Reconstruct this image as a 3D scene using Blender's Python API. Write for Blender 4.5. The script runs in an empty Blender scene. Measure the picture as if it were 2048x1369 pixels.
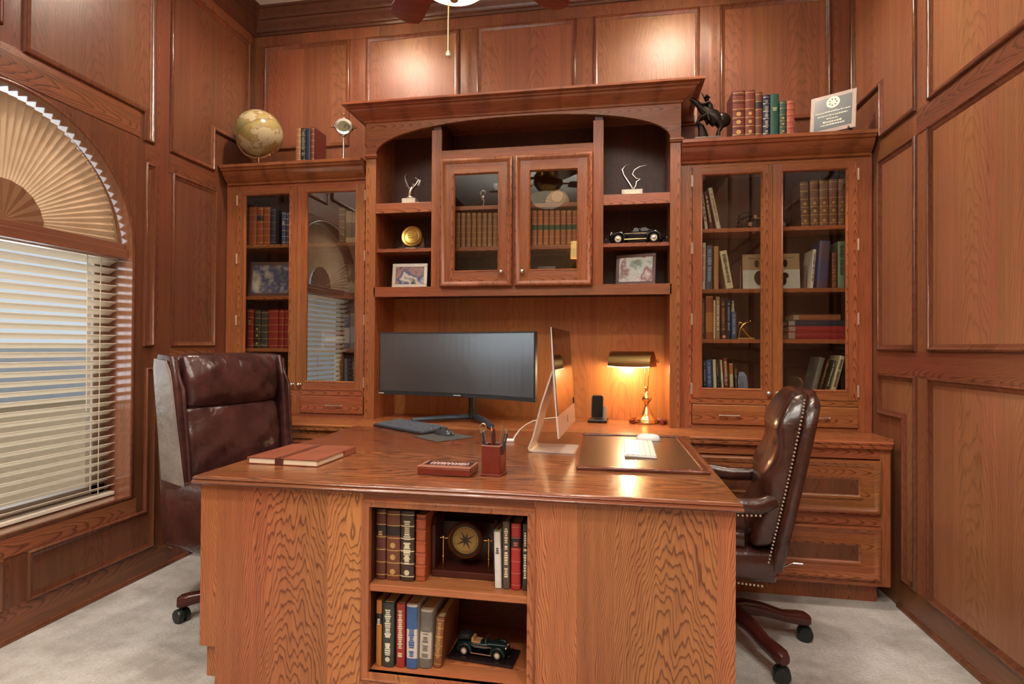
import bpy, bmesh, math, random
from mathutils import Vector, Matrix, Euler
random.seed(7)
SC = bpy.context.scene
COL = SC.collection
PI = math.pi
R = math.radians
def V(*a): return Vector(a)

# ------------------------------------------------------------------ camera
FPX, YAW, PIT, ROL, CH = 1124.09, R(9.8213), R(.5242), R(.346), 1.22
_F = V(-math.sin(YAW)*math.cos(PIT), math.cos(YAW)*math.cos(PIT), math.sin(PIT))
_R0 = V(math.cos(YAW), math.sin(YAW), 0)
_U0 = _R0.cross(_F)
_R = _R0*math.cos(ROL)+_U0*math.sin(ROL)
_U = -_R0*math.sin(ROL)+_U0*math.cos(ROL)
CAMO = V(0, 0, CH)
cd = bpy.data.cameras.new('camera'); cam = bpy.data.objects.new('camera', cd); COL.objects.link(cam)
cd.sensor_width = 36; cd.lens = FPX/2048*36; cd.clip_start = .02
cam.matrix_world = Matrix(((_R.x, _U.x, -_F.x, 0), (_R.y, _U.y, -_F.y, 0), (_R.z, _U.z, -_F.z, CH), (0, 0, 0, 1)))
SC.camera = cam
def ray(u, v): return _F+_R*((u-1024)/FPX)+_U*((684.5-v)/FPX)
def atY(u, v, Y): d = ray(u, v); return CAMO+d*(Y/d.y)
def atX(u, v, X): d = ray(u, v); return CAMO+d*(X/d.x)
def atZ(u, v, Z): d = ray(u, v); return CAMO+d*((Z-CH)/d.z)

# ------------------------------------------------------------------ materials
def lin(c):
    r = []
    for x in c[:3]:
        x = x/255
        r.append(x/12.92 if x <= .04045 else ((x+.055)/1.055)**2.4)
    return (*r, 1)
class NT:
    def __init__(s, m): s.t = m.node_tree; s.n = s.t.nodes; s.l = s.t.links
    def new(s, ty, **k):
        n = s.n.new(ty)
        for a, b in k.items(): setattr(n, a, b)
        return n
    def link(s, a, b): s.l.new(a, b)
    def math(s, op, a, b=None, c=None, clamp=False):
        n = s.n.new('ShaderNodeMath'); n.operation = op; n.use_clamp = clamp
        for i, x in enumerate((a, b, c)):
            if x is None: continue
            if isinstance(x, (int, float)): n.inputs[i].default_value = x
            else: s.l.new(x, n.inputs[i])
        return n.outputs[0]
    def comb(s, x, y, z=0):
        n = s.n.new('ShaderNodeCombineXYZ')
        for i, q in enumerate((x, y, z)):
            if isinstance(q, (int, float)): n.inputs[i].default_value = q
            else: s.l.new(q, n.inputs[i])
        return n.outputs[0]
    def noise(s, vec, scale=1, detail=3, rough=.5):
        n = s.n.new('ShaderNodeTexNoise'); n.inputs['Scale'].default_value = scale
        n.inputs['Detail'].default_value = detail; n.inputs['Roughness'].default_value = rough
        s.l.new(vec, n.inputs['Vector']); return n.outputs['Fac']
    def ramp(s, fac, stops, interp='LINEAR'):
        n = s.n.new('ShaderNodeValToRGB'); n.color_ramp.interpolation = interp
        e = n.color_ramp.elements
        while len(e) < len(stops): e.new(.5)
        for i, (p, c) in enumerate(stops): e[i].position = p; e[i].color = c if len(c) == 4 else lin(c)
        s.l.new(fac, n.inputs[0]); return n.outputs[0]
    def mix(s, f, a, b, mode='MIX'):
        n = s.n.new('ShaderNodeMix'); n.data_type = 'RGBA'; n.blend_type = mode
        for i, x in ((0, f), (6, a), (7, b)):
            if isinstance(x, (int, float)): n.inputs[i].default_value = x
            elif isinstance(x, tuple): n.inputs[i].default_value = x if len(x) == 4 else lin(x)
            else: s.l.new(x, n.inputs[i])
        return n.outputs[2]
def newmat(name):
    m = bpy.data.materials.new(name); m.use_nodes = True
    b = m.node_tree.nodes['Principled BSDF']
    return m, b, NT(m)
WT = (.91, 1.05, 1.2)
def wood(name, light, dark, grain='Z', plank=.3, freq=26, rough=.34, contrast=1., arch=.55, pore=.3, coat=0., fine=.08, amp=.55, streak=.22):
    m, b, n = newmat(name)
    g = n.new('ShaderNodeNewGeometry'); sp = n.new('ShaderNodeSeparateXYZ'); n.link(g.outputs['Position'], sp.inputs[0])
    x, y, z = sp.outputs
    if grain == 'Z': s, t = n.math('ADD', x, y), z
    elif grain == 'X': s, t = n.math('ADD', y, z), x
    else: s, t = n.math('ADD', x, z), y
    p = n.math('DIVIDE', s, plank); pid = n.math('FLOOR', p)
    loc = n.math('SUBTRACT', n.math('FRACT', p), .5)
    wn = n.new('ShaderNodeTexWhiteNoise', noise_dimensions='1D'); n.link(pid, wn.inputs['W']); rnd = wn.outputs['Value']
    N1 = n.noise(n.comb(n.math('MULTIPLY', s, 5.5), n.math('MULTIPLY', t, 1.3), n.math('MULTIPLY', pid, 3.7)), 1, 3, .55)
    N2 = n.noise(n.comb(n.math('MULTIPLY', s, 27), n.math('MULTIPLY', t, 3.6), n.math('MULTIPLY', pid, 1.7)), 1, 2, .5)
    l2 = n.math('ADD', loc, n.math('MULTIPLY', n.math('SUBTRACT', rnd, .5), .5))
    q = n.math('MULTIPLY', n.math('MULTIPLY', l2, l2), 4*arch)
    tt = n.math('ADD', t, n.math('MULTIPLY', rnd, 5))
    v = n.math('ADD', n.math('ADD', n.math('MULTIPLY', tt, .75), q), n.math('ADD', n.math('MULTIPLY', N1, amp), n.math('MULTIPLY', N2, fine)))
    fr = n.math('FRACT', n.math('MULTIPLY', v, freq))
    ring = n.ramp(fr, [(0, (0, 0, 0, 1)), (.5, (.06, .06, .06, 1)), (.66, (.3, .3, .3, 1)), (.8, (1, 1, 1, 1)), (.88, (.85, .85, .85, 1)), (1, (0, 0, 0, 1))], 'EASE')
    P = n.noise(n.comb(n.math('MULTIPLY', s, 330), n.math('MULTIPLY', t, 7), 0), 1, 3, .75)
    ST = n.noise(n.comb(n.math('MULTIPLY', s, 42), n.math('MULTIPLY', t, .8), n.math('MULTIPLY', pid, 5.3)), 1, 4, .65)
    pr = n.ramp(P, [(.42, (0, 0, 0, 1)), (.68, (1, 1, 1, 1))])
    f = n.math('MULTIPLY', n.math('ADD', n.math('MULTIPLY', ring, .62*contrast), n.math('MULTIPLY', pr, pore)), 1, clamp=True)
    light, dark = (tuple(lin(c)[i]*q for i, q in enumerate(WT))+(1,) for c in (light, dark))
    col = n.mix(f, light, dark)
    big = n.noise(n.comb(n.math('MULTIPLY', s, 2.2), n.math('MULTIPLY', t, .7), 4), 1, 2)
    br = n.math('ADD', n.math('MULTIPLY', n.math('SUBTRACT', rnd, .5), .30), n.math('ADD', n.math('MULTIPLY', big, .5), n.math('ADD', n.math('MULTIPLY', n.math('SUBTRACT', ST, .5), streak*4), .72)))
    hs = n.new('ShaderNodeHueSaturation'); n.link(n.math('ADD', n.math('MULTIPLY', n.math('SUBTRACT', n.noise(n.comb(n.math('MULTIPLY', s, 3.1), n.math('MULTIPLY', t, .5), n.math('MULTIPLY', pid, 9.1)), 1, 2), .5), .05), .5), hs.inputs['Hue'])
    n.link(col, hs.inputs['Color']); n.link(br, hs.inputs['Value'])
    n.link(hs.outputs[0], b.inputs['Base Color'])
    b.inputs['Roughness'].default_value = rough
    if coat: b.inputs['Coat Weight'].default_value = coat; b.inputs['Coat Roughness'].default_value = .12
    bp = n.new('ShaderNodeBump'); bp.inputs['Strength'].default_value = .22; bp.inputs['Distance'].default_value = .0012; bp.invert = True
    n.link(f, bp.inputs['Height']); n.link(bp.outputs[0], b.inputs['Normal'])
    return m
_mc = {}
def M(c, rough=.5, metal=0., var=.12, scale=60, bump=0.):
    k = (tuple(c), rough, metal, var, scale, bump)
    if k in _mc: return _mc[k]
    m, b, n = newmat('surface_%d_%d_%d' % tuple(c))
    tc = n.new('ShaderNodeTexCoord'); N = n.noise(tc.outputs['Object'], scale, 3)
    l = lin(c); d = tuple(q*(1-var) for q in l[:3])+(1,); u = tuple(min(1, q*(1+var)) for q in l[:3])+(1,)
    n.link(n.mix(N, d, u), b.inputs['Base Color'])
    b.inputs['Roughness'].default_value = rough; b.inputs['Metallic'].default_value = metal
    if bump:
        bp = n.new('ShaderNodeBump'); bp.inputs['Strength'].default_value = bump; bp.inputs['Distance'].default_value = .002
        n.link(N, bp.inputs['Height']); n.link(bp.outputs[0], b.inputs['Normal'])
    _mc[k] = m; return m
def emit(name, c, s):
    m, b, n = newmat(name); b.inputs['Base Color'].default_value = lin(c)
    b.inputs['Emission Color'].default_value = lin(c); b.inputs['Emission Strength'].default_value = s; return m
def glass(name, tint=(255, 255, 255), ior=1.6, rough=.0):
    m = bpy.data.materials.new(name); m.use_nodes = True; n = NT(m); m.node_tree.nodes.clear()
    o = n.new('ShaderNodeOutputMaterial'); mx = n.new('ShaderNodeMixShader'); fr = n.new('ShaderNodeFresnel'); fr.inputs[0].default_value = ior
    t = n.new('ShaderNodeBsdfTransparent'); t.inputs[0].default_value = lin(tint); g = n.new('ShaderNodeBsdfGlossy'); g.inputs['Roughness'].default_value = rough
    geo = n.new('ShaderNodeNewGeometry'); n.link(n.math('MULTIPLY', fr.outputs[0], n.math('SUBTRACT', 1, geo.outputs['Backfacing'])), mx.inputs[0])
    n.link(t.outputs[0], mx.inputs[1]); n.link(g.outputs[0], mx.inputs[2]); n.link(mx.outputs[0], o.inputs[0]); return m
def leather(name, c1, c2, rough=.3):
    m, b, n = newmat(name); tc = n.new('ShaderNodeTexCoord'); o = tc.outputs['Object']
    N = n.noise(o, 7, 4, .6); n.link(n.ramp(N, [(.3, c1), (.75, c2)]), b.inputs['Base Color'])
    b.inputs['Roughness'].default_value = rough; b.inputs['Coat Weight'].default_value = .25; b.inputs['Coat Roughness'].default_value = .25
    f = n.noise(o, 240, 3); w = n.noise(o, 9, 3, .6)
    b1 = n.new('ShaderNodeBump'); b1.inputs['Strength'].default_value = .18; b1.inputs['Distance'].default_value = .002; n.link(f, b1.inputs['Height'])
    b2 = n.new('ShaderNodeBump'); b2.inputs['Strength'].default_value = .35; b2.inputs['Distance'].default_value = .03; n.link(w, b2.inputs['Height'])
    n.link(b1.outputs[0], b2.inputs['Normal']); n.link(b2.outputs[0], b.inputs['Normal']); return m

W_PAN = wood('wall_panel_oak', (150, 90, 58), (92, 46, 28), 'Z', .36, 15, .37, .55, .8, .32, streak=.2, fine=.1)
W_FRZ = wood('wall_stile_oak', (136, 78, 49), (78, 38, 22), 'Z', .11, 20, .3, .9, .9, .4, amp=.3)
W_FRX = wood('wall_rail_oak_x', (142, 82, 54), (84, 43, 27), 'X', .16, 20, .36, 1., .3)
W_FRY = wood('wall_rail_oak_y', (144, 82, 51), (80, 38, 22), 'Y', .16, 20, .3, 1.1, .4, .4)
W_PANL = wood('wall_panel_oak_shaded_tone', (128, 76, 50), (80, 40, 25), 'Z', .36, 15, .33, .55, .8, .32, streak=.2, fine=.1)  # weaker light on the window wall put into a darker oak
W_PANR = wood('wall_panel_oak_lit_tone', (170, 106, 68), (108, 56, 33), 'Z', .36, 15, .33, .6, .8, .32, streak=.2, fine=.1)  # stronger light on the right wall put into a paler oak
W_FRZL = wood('wall_stile_oak_shaded_tone', (122, 68, 43), (70, 33, 20), 'Z', .11, 20, .3, .9, .9, .4, amp=.3)  # stile oak darkened for the dimmer light on the window wall
W_FRZR = wood('wall_stile_oak_lit_tone', (154, 92, 58), (90, 44, 26), 'Z', .11, 20, .3, .9, .9, .4, amp=.3)  # stile oak paled for the brighter light on the right wall
W_MLD = wood('wall_moulding_oak', (126, 70, 45), (80, 40, 25), 'Z', .2, 20, .2, .5, .3)
C_Z = wood('cabinet_oak_upright', (182, 102, 58), (98, 45, 23), 'Z', .12, 20, .27, .95, 1., .5, amp=.3, streak=.2)
C_X = wood('cabinet_oak_level', (182, 102, 58), (98, 45, 23), 'X', .12, 20, .27, .95, .6, .5, amp=.4, streak=.2)
C_Y = wood('cabinet_oak_deep', (150, 82, 46), (92, 44, 24), 'Y', .12, 22, .33, .8, .25)
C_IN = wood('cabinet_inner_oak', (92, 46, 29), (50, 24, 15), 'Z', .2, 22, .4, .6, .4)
C_HB = wood('hutch_back_oak', (182, 108, 54), (132, 66, 30), 'Z', .34, 12, .36, .45, .7)
D_F = wood('desk_front_oak', (194, 114, 64), (98, 40, 18), 'Z', .40, 31, .34, 1.2, .62, .3, fine=.15, streak=.14)
D_X = wood('desk_rail_oak', (184, 106, 60), (104, 46, 22), 'X', .12, 24, .34, 1., .5, .4)
D_Z = wood('desk_upright_oak', (184, 106, 60), (104, 46, 22), 'Z', .1, 24, .34, 1., .9, .4, amp=.3)
D_TOP = wood('desk_top_oak', (158, 88, 48), (66, 30, 15), 'X', .28, 9, .24, 1.1, .5, .6, .3, fine=.24, streak=.26)
D_EDGE = wood('desk_edge_oak', (144, 80, 48), (84, 40, 23), 'X', .2, 20, .18, .5, .3, .3, .5)
BRASS = M((205, 165, 90), .22, 1., .05); BRASSD = M((150, 115, 60), .3, 1., .15)
NICK = M((200, 190, 178), .28, 1., .05); CHROME = M((225, 225, 228), .12, 1., .02)
SILV = M((205, 200, 190), .28, 1., .08); ALU = M((226, 220, 216), .38, .45, .03)
BLACK = M((22, 22, 24), .35); BLKM = M((38, 38, 41), .6); GILT = M((200, 165, 100), .4, .6, .15)
BRONZE = M((52, 44, 40), .3, .75, .3, 40); CREAM = M((232, 224, 205), .6); PAGES = M((205, 180, 140), .8, 0, .2, 300)
WHITE = M((225, 222, 216), .45, 0, .03); HINGE = M((215, 190, 165), .35, .5, .1)
GL = glass('cabinet_glass', (245, 245, 240), 1.7); GL2 = glass('reflective_glass', (235, 235, 230), 3.8); GLW = glass('window_glass', (245, 250, 250), 1.5)
LEA = leather('oxblood_leather', (48, 24, 23), (84, 46, 42), .25)
LEAD = leather('dark_leather', (46, 23, 18), (76, 40, 30), .24)
TAN = leather('tan_leather', (130, 66, 42), (150, 80, 54), .5)
ROSE = M((112, 44, 30), .22, 0, .2, 30)

# ------------------------------------------------------------------ mesh builder
ROOTM = {}
class MB:
    def __init__(s): s.v = []; s.f = []; s.m = []; s.sm = []
    def add(s, vs, fs, mi=0, smooth=False):
        o = len(s.v); s.v += [Vector(v) for v in vs]
        for f in fs: s.f.append([o+i for i in f]); s.m.append(mi); s.sm.append(smooth)
        return s
    def box(s, x0, x1, y0, y1, z0, z1, mi=0, T=None):
        vs = [V(x, y, z) for x in (x0, x1) for y in (y0, y1) for z in (z0, z1)]
        if T is not None: vs = [T @ v for v in vs]
        return s.add(vs, [(0, 1, 3, 2), (4, 6, 7, 5), (0, 4, 5, 1), (2, 3, 7, 6), (0, 2, 6, 4), (1, 5, 7, 3)], mi)
    def prism(s, poly, a, b, axis='Y', mi=0, T=None):
        n = len(poly)
        def P(p, h): return {'Y': V(p[0], h, p[1]), 'X': V(h, p[0], p[1]), 'Z': V(p[0], p[1], h)}[axis]
        vs = [P(p, a) for p in poly]+[P(p, b) for p in poly]
        if T is not None: vs = [T @ v for v in vs]
        return s.add(vs, [tuple(range(n)), tuple(range(2*n-1, n-1, -1))]+[(i, n+i, n+(i+1) % n, (i+1) % n) for i in range(n)], mi)
    def rings(s, rs, mi=0, smooth=True, cap=True, closed=True):
        n = len(rs[0]); vs = [v for r in rs for v in r]; fs = []
        for k in range(len(rs)-1):
            for i in range(n if closed else n-1):
                j = (i+1) % n; fs.append((k*n+i, k*n+j, (k+1)*n+j, (k+1)*n+i))
        if cap: fs += [tuple(range(n-1, -1, -1)), tuple((len(rs)-1)*n+i for i in range(n))]
        return s.add(vs, fs, mi, smooth)
    def tube(s, pts, r, n=10, mi=0, flat=1., up=None):
        pts = [Vector(p) for p in pts]; rr = r if isinstance(r, (list, tuple)) else [r]*len(pts); rs = []; pu = None
        for i, p in enumerate(pts):
            t = (pts[min(i+1, len(pts)-1)]-pts[max(i-1, 0)]).normalized()
            if pu is None:
                a = Vector(up) if up else (V(0, 0, 1) if abs(t.z) < .9 else V(1, 0, 0))
                u = (a-t*a.dot(t)).normalized()
            else: u = (pu-t*pu.dot(t)).normalized()
            pu = u; w = t.cross(u)
            rs.append([p+(u*math.cos(2*PI*k/n)*flat+w*math.sin(2*PI*k/n))*rr[i] for k in range(n)])
        return s.rings(rs, mi)
    def lathe(s, prof, c=(0, 0, 0), axis='Z', n=24, mi=0, T=None):
        c = Vector(c); rs = []
        for r, h in prof:
            ring = []
            for k in range(n):
                a = 2*PI*k/n; x, y = max(r, 1e-5)*math.cos(a), max(r, 1e-5)*math.sin(a)
                p = {'Z': V(x, y, h), 'Y': V(x, h, y), 'X': V(h, x, y)}[axis]
                p = c+p
                if T is not None: p = T @ p
                ring.append(p)
            rs.append(ring)
        return s.rings(rs, mi, cap=prof[0][0] < .002 or prof[-1][0] < .002 or len(prof) > 5 and prof[0] != prof[-1] and False)
    def ball(s, c, rx, ry=None, rz=None, n=16, mi=0, T=None):
        ry = ry or rx; rz = rz or rx; rs = []
        for k in range(n//2+1):
            a = PI*k/(n//2); q = max(math.sin(a), 1e-4)
            ring = [Vector(c)+V(rx*q*math.cos(2*PI*j/n), ry*q*math.sin(2*PI*j/n), -rz*math.cos(a)) for j in range(n)]
            if T is not None: ring = [T @ p for p in ring]
            rs.append(ring)
        return s.rings(rs, mi)
    def xf(s, T): s.v = [T @ v for v in s.v]; return s
    def build(s, name, mat, parent=None, bevel=0., seg=2, angle=35, sub=0):
        me = bpy.data.meshes.new(name)
        vs = s.v
        if parent is not None:
            inv = ROOTM.get(parent.name)
            if inv is not None: vs = [inv @ v for v in vs]
        me.from_pydata(vs, [], s.f)
        for q in (mat if isinstance(mat, (list, tuple)) else [mat]): me.materials.append(q)
        for p, mi, sm in zip(me.polygons, s.m, s.sm): p.material_index = mi; p.use_smooth = sm
        me.update()
        bm = bmesh.new(); bm.from_mesh(me); bmesh.ops.recalc_face_normals(bm, faces=bm.faces); bm.to_mesh(me); bm.free()
        if any(s.sm): me.set_sharp_from_angle(angle=R(angle+15))
        o = bpy.data.objects.new(name, me); COL.objects.link(o)
        if parent is not None:
            o.parent = parent
            if parent.name in ROOTM: ROOTM[o.name] = ROOTM[parent.name]
        if bevel:
            b = o.modifiers.new('bevel', 'BEVEL'); b.width = bevel; b.segments = seg; b.limit_method = 'ANGLE'; b.angle_limit = R(40)
        if sub:
            b = o.modifiers.new('sub', 'SUBSURF'); b.levels = sub; b.render_levels = sub
        return o
def B(*a, **k): return MB().box(*a, **k)
def tag(o, label=None, cat=None, group=None, kind=None):
    if label: o['label'] = label
    if cat: o['category'] = cat
    if group: o['group'] = group
    if kind: o['kind'] = kind
    return o
def root(name, loc, label, cat, group=None, rot=(0, 0, 0)):
    o = bpy.data.objects.new(name, None); COL.objects.link(o); o.empty_display_size = .05
    o.location = loc; o.rotation_euler = rot
    ROOTM[o.name] = (Matrix.Translation(loc) @ Euler(rot).to_matrix().to_4x4()).inverted()
    return tag(o, label, cat, group)
def lroot(*a, **k):           # root whose parts are given in its own coordinates
    a = list(a)
    if len(a) > 1 and len(a[1]) == 3 and a[1][2] > .05: a[1] = (a[1][0], a[1][1], a[1][2]+.0008)
    o = root(*a, **k); ROOTM.pop(o.name); return o
def struct(name, mb, mat, parent=None, **k):
    o = mb.build(name, mat, parent, **k)
    if parent is None: o['kind'] = 'structure'
    return o
OGEE = [(0, 0), (0, .010), (.004, .015), (.009, .016), (.012, .011), (.018, .009), (.024, .004), (.028, .003), (.028, 0)]
def loop_mould(mb, pts, nrm, prof=OGEE, mi=0, k=1., closed=True):
    """sweep a moulding profile (inward, outward) round a polygon lying in a plane with normal nrm"""
    nrm = Vector(nrm).normalized(); P = [Vector(p) for p in pts]; n = len(P)
    area = V(0, 0, 0)
    for i in range(n): area += P[i].cross(P[(i+1) % n])
    if area.dot(nrm) < 0: P.reverse()
    rings = []
    for i in range(n):
        d1 = (P[i]-P[i-1]).normalized(); d2 = (P[(i+1) % n]-P[i]).normalized()
        n1 = nrm.cross(d1); n2 = nrm.cross(d2); m = (n1+n2)
        m = m/max(.2, (1+n1.dot(n2)))
        rings.append([P[i]+m*(a*k)+nrm*(b*k) for a, b in prof])
    vs = [v for r in rings for v in r]; q = len(prof); fs = []
    for i in range(n):
        j = (i+1) % n
        for t in range(q-1): fs.append((i*q+t, i*q+t+1, j*q+t+1, j*q+t))
    mb.add(vs, fs, mi, True); return mb
def text_mesh(mb, s, T, size, mi=0, ext=.0004, align='CENTER'):
    c = bpy.data.curves.new('t', 'FONT'); c.body = s; c.size = size; c.extrude = ext; c.align_x = align; c.align_y = 'CENTER'; c.resolution_u = 2
    o = bpy.data.objects.new('t', c); COL.objects.link(o); dg = bpy.context.evaluated_depsgraph_get()
    me = bpy.data.meshes.new_from_object(o.evaluated_get(dg))
    mb.add([T @ v.co for v in me.vertices], [tuple(p.vertices) for p in me.polygons], mi)
    bpy.data.objects.remove(o); bpy.data.curves.remove(c); bpy.data.meshes.remove(me)

# ------------------------------------------------------------------ setting
XL, XR, YW, YB, CEIL = -2.4095, 1.3568, 3.49, -2.4, 3.49
YH, YBK, YC = 3.173, 3.213, 2.8877
ZC = .785
# carpet
m, b, n = newmat('carpet_pile'); g = n.new('ShaderNodeNewGeometry'); P = g.outputs['Position']
a1 = n.noise(P, 2.2, 4, .65); a2 = n.noise(P, 90, 4, .7); a3 = n.noise(P, 9, 4, .7)
c0 = n.ramp(a1, [(.36, (168, 162, 154)), (.5, (214, 210, 204)), (.66, (232, 229, 225))])
c1 = n.mix(n.math('MULTIPLY', n.ramp(a2, [(.35, (0, 0, 0, 1)), (.65, (1, 1, 1, 1))]), .35), c0, (150, 140, 126))
c2 = n.mix(n.math('MULTIPLY', n.ramp(a3, [(.45, (0, 0, 0, 1)), (.65, (1, 1, 1, 1))]), .3), c1, (164, 154, 140))
n.link(c2, b.inputs['Base Color']); b.inputs['Roughness'].default_value = .95
bp = n.new('ShaderNodeBump'); bp.inputs['Strength'].default_value = .8; bp.inputs['Distance'].default_value = .012; n.link(a2, bp.inputs['Height']); n.link(bp.outputs[0], b.inputs['Normal'])
CARPET = m
struct('floor', B(XL-.3, XR+.2, YB-.2, YW+.2, -.1, 0), CARPET)
struct('ceiling', B(XL-.3, XR+.2, YB-.2, YW+.2, CEIL, CEIL+.1), M((226, 224, 216), .8, 0, .02))
struct('wall_back', B(XL-.3, XR+.2, YW, YW+.15, 0, CEIL), W_FRZ)
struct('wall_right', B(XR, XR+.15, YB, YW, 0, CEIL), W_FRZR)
struct('wall_rear', B(XL-.3, XR+.2, YB-.15, YB, 0, CEIL), M((150, 122, 96), .8, 0, .03))
# left wall with arched opening
AY, AZ, AR, SILL = 1.92, 1.70, .58, .45
mb = MB(); TH = .2
NA = 40
arc = [(AY+AR*math.cos(PI*k/NA), AZ+AR*math.sin(PI*k/NA)) for k in range(NA+1)]
for x in (XL, XL-TH):
    s = 1
    mb.add([V(x, YB, 0), V(x, YW, 0), V(x, YW, SILL), V(x, YB, SILL)], [(0, 1, 2, 3)])
    mb.add([V(x, YB, SILL), V(x, AY-AR, SILL), V(x, AY-AR, AZ), V(x, AY-AR, CEIL), V(x, YB, CEIL)], [(0, 1, 2, 3, 4)])
    mb.add([V(x, AY+AR, SILL), V(x, YW, SILL), V(x, YW, CEIL), V(x, AY+AR, CEIL), V(x, AY+AR, AZ)], [(0, 1, 2, 3, 4)])
    for k in range(NA):
        a, c = arc[k], arc[k+1]
        mb.add([V(x, a[0], a[1]), V(x, c[0], c[1]), V(x, c[0], CEIL), V(x, a[0], CEIL)], [(0, 1, 2, 3)])
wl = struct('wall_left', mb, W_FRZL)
# reveal (polished jamb lining)
mb = MB(); loop = [(AY-AR, SILL)]+arc[::-1]+[(AY+AR, SILL)]
q = len(loop)
mb.add([V(XL+.002, a, c) for a, c in loop]+[V(XL-TH, a, c) for a, c in loop], [(i, (i+1) % q, q+(i+1) % q, q+i) for i in range(q)], 0, True)
JAMB = wood('jamb_oak', (150, 92, 62), (120, 66, 42), 'Z', .2, 16, .12, .4, .3, .2, 1.)
struct('trim_window_jamb', mb, JAMB)
# arched bead round the opening
mb = MB(); loop_mould(mb, [V(XL, a, c) for a, c in loop], (1, 0, 0), [(0, 0), (-.002, .006), (-.01, .008), (-.018, .004), (-.02, 0)])
struct('trim_window_bead', mb, W_MLD)
# window unit: frame, transom, glass
wx = XL-.17
win = struct('window_1', MB().box(wx-.02, wx+.02, AY-AR, AY-AR+.05, SILL, AZ).box(wx-.02, wx+.02, AY+AR-.07, AY+AR, SILL, AZ)
             .box(wx-.02, wx+.02, AY-AR, AY+AR, SILL, SILL+.06), M((120, 96, 76), .5))
win['kind'] = 'structure'
mb = MB(); pg = [(AY-AR, SILL)]+arc[::-1]+[(AY+AR, SILL)]
mb.add([V(wx, a, c) for a, c in pg], [tuple(range(len(pg)))]); mb.build('pane', GLW, win)
tr = MB().box(XL-.16, XL-.035, AY-AR, AY+AR, AZ-.03, AZ+.035).box(XL-.06, XL-.022, AY-AR, AY+AR, AZ-.04, AZ+.004)
struct('trim_window_transom', tr, wood('transom_oak', (128, 76, 50), (92, 52, 34), 'Y', .1, 16, .3, .5, .3), bevel=.003)
# outside
yard = struct('ground_outside', B(-14, XL-.3, -9, 14, -.3, -.15), M((170, 140, 104), .9, 0, .35, 14))
fence = B(-13.2, -13, -9, 14, -.3, 1.15).build('garden_wall', M((196, 200, 205), .9, 0, .12, 3)); tag(fence, kind='structure')

# wall panels: list of polygons on a wall plane, each = recessed-look panel + ogee moulding
tn = [0]
def panel(poly3, nrm, mat=W_PAN):
    tn[0] += 1
    mb = MB(); N = Vector(nrm)
    mb.add([Vector(p)+N*.0015 for p in poly3], [tuple(range(len(poly3)))], 0)
    loop_mould(mb, poly3, nrm, mi=1, k=1.05)
    return struct('trim_panel_%d' % tn[0], mb, [mat, W_MLD])
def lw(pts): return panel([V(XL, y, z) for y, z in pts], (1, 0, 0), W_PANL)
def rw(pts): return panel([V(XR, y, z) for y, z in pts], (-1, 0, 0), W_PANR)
def bw(pts): return panel([V(x, YW, z) for x, z in pts], (0, -1, 0))
ZT, Z1, Z2, Z3, Z4, Z5 = 3.265, 2.293, 2.182, 1.212, 1.100, .140
# left wall, window bay
lw([(1.945, 2.438), (2.56, 2.438), (2.56, Z1), (2.625, Z1), (2.625, ZT), (1.945, ZT)])
lw([(1.23, 2.5), (1.86, 2.5), (1.86, ZT), (1.23, ZT)])
lw([(2.57, Z2), (2.64, Z2), (2.64, Z3), (2.57, Z3)])
lw([(1.985, .35), (2.585, .35), (2.585, Z4), (2.65, Z4), (2.65, Z5), (1.985, Z5)])
lw([(1.27, .35), (1.89, .35), (1.89, Z5), (1.27, Z5)])
# left wall, section beside the bookcase
lw([(2.735, ZT), (2.735, Z1), (3.09, Z1), (3.09, 2.545), (3.42, 2.545), (3.42, ZT)])
lw([(2.755, Z2), (3.11, Z2), (3.11, Z3), (2.755, Z3)])
lw([(2.765, Z4), (3.11, Z4), (3.11, .89), (2.885, .89), (2.885, Z5), (2.765, Z5)])
# right wall
rw([(3.452, ZT), (3.452, 2.56), (3.125, 2.56), (3.125, Z1), (2.783, Z1), (2.783, ZT)])
rw([(3.14, Z2), (2.783, Z2), (2.783, Z3), (3.14, Z3)])
rw([(3.14, Z4), (2.783, Z4), (2.783, Z5), (2.9, Z5), (2.9, .892), (3.14, .892)])
for y0, y1 in ((2.685, 1.75), (1.65, .75), (.65, -.25), (-.35, -1.3)):
    for z0, z1 in ((Z1, ZT), (Z3, Z2), (Z5, Z4)): rw([(y0, z0), (y1, z0), (y1, z1), (y0, z1)])
for y0, y1 in ((1.14, .3), (.2, -.7), (-.8, -1.8)):
    for z0, z1 in ((Z1, ZT), (Z3, Z2), (Z5, Z4)): lw([(y0, z0), (y1, z0), (y1, z1), (y0, z1)])
# back wall
for x0, x1 in ((-2.335, -1.71), (-1.596, -.958), (-.842, -.21), (-.105, .524), (.64, 1.25)): bw([(x0, 2.552), (x1, 2.552), (x1, ZT), (x0, ZT)])
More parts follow.
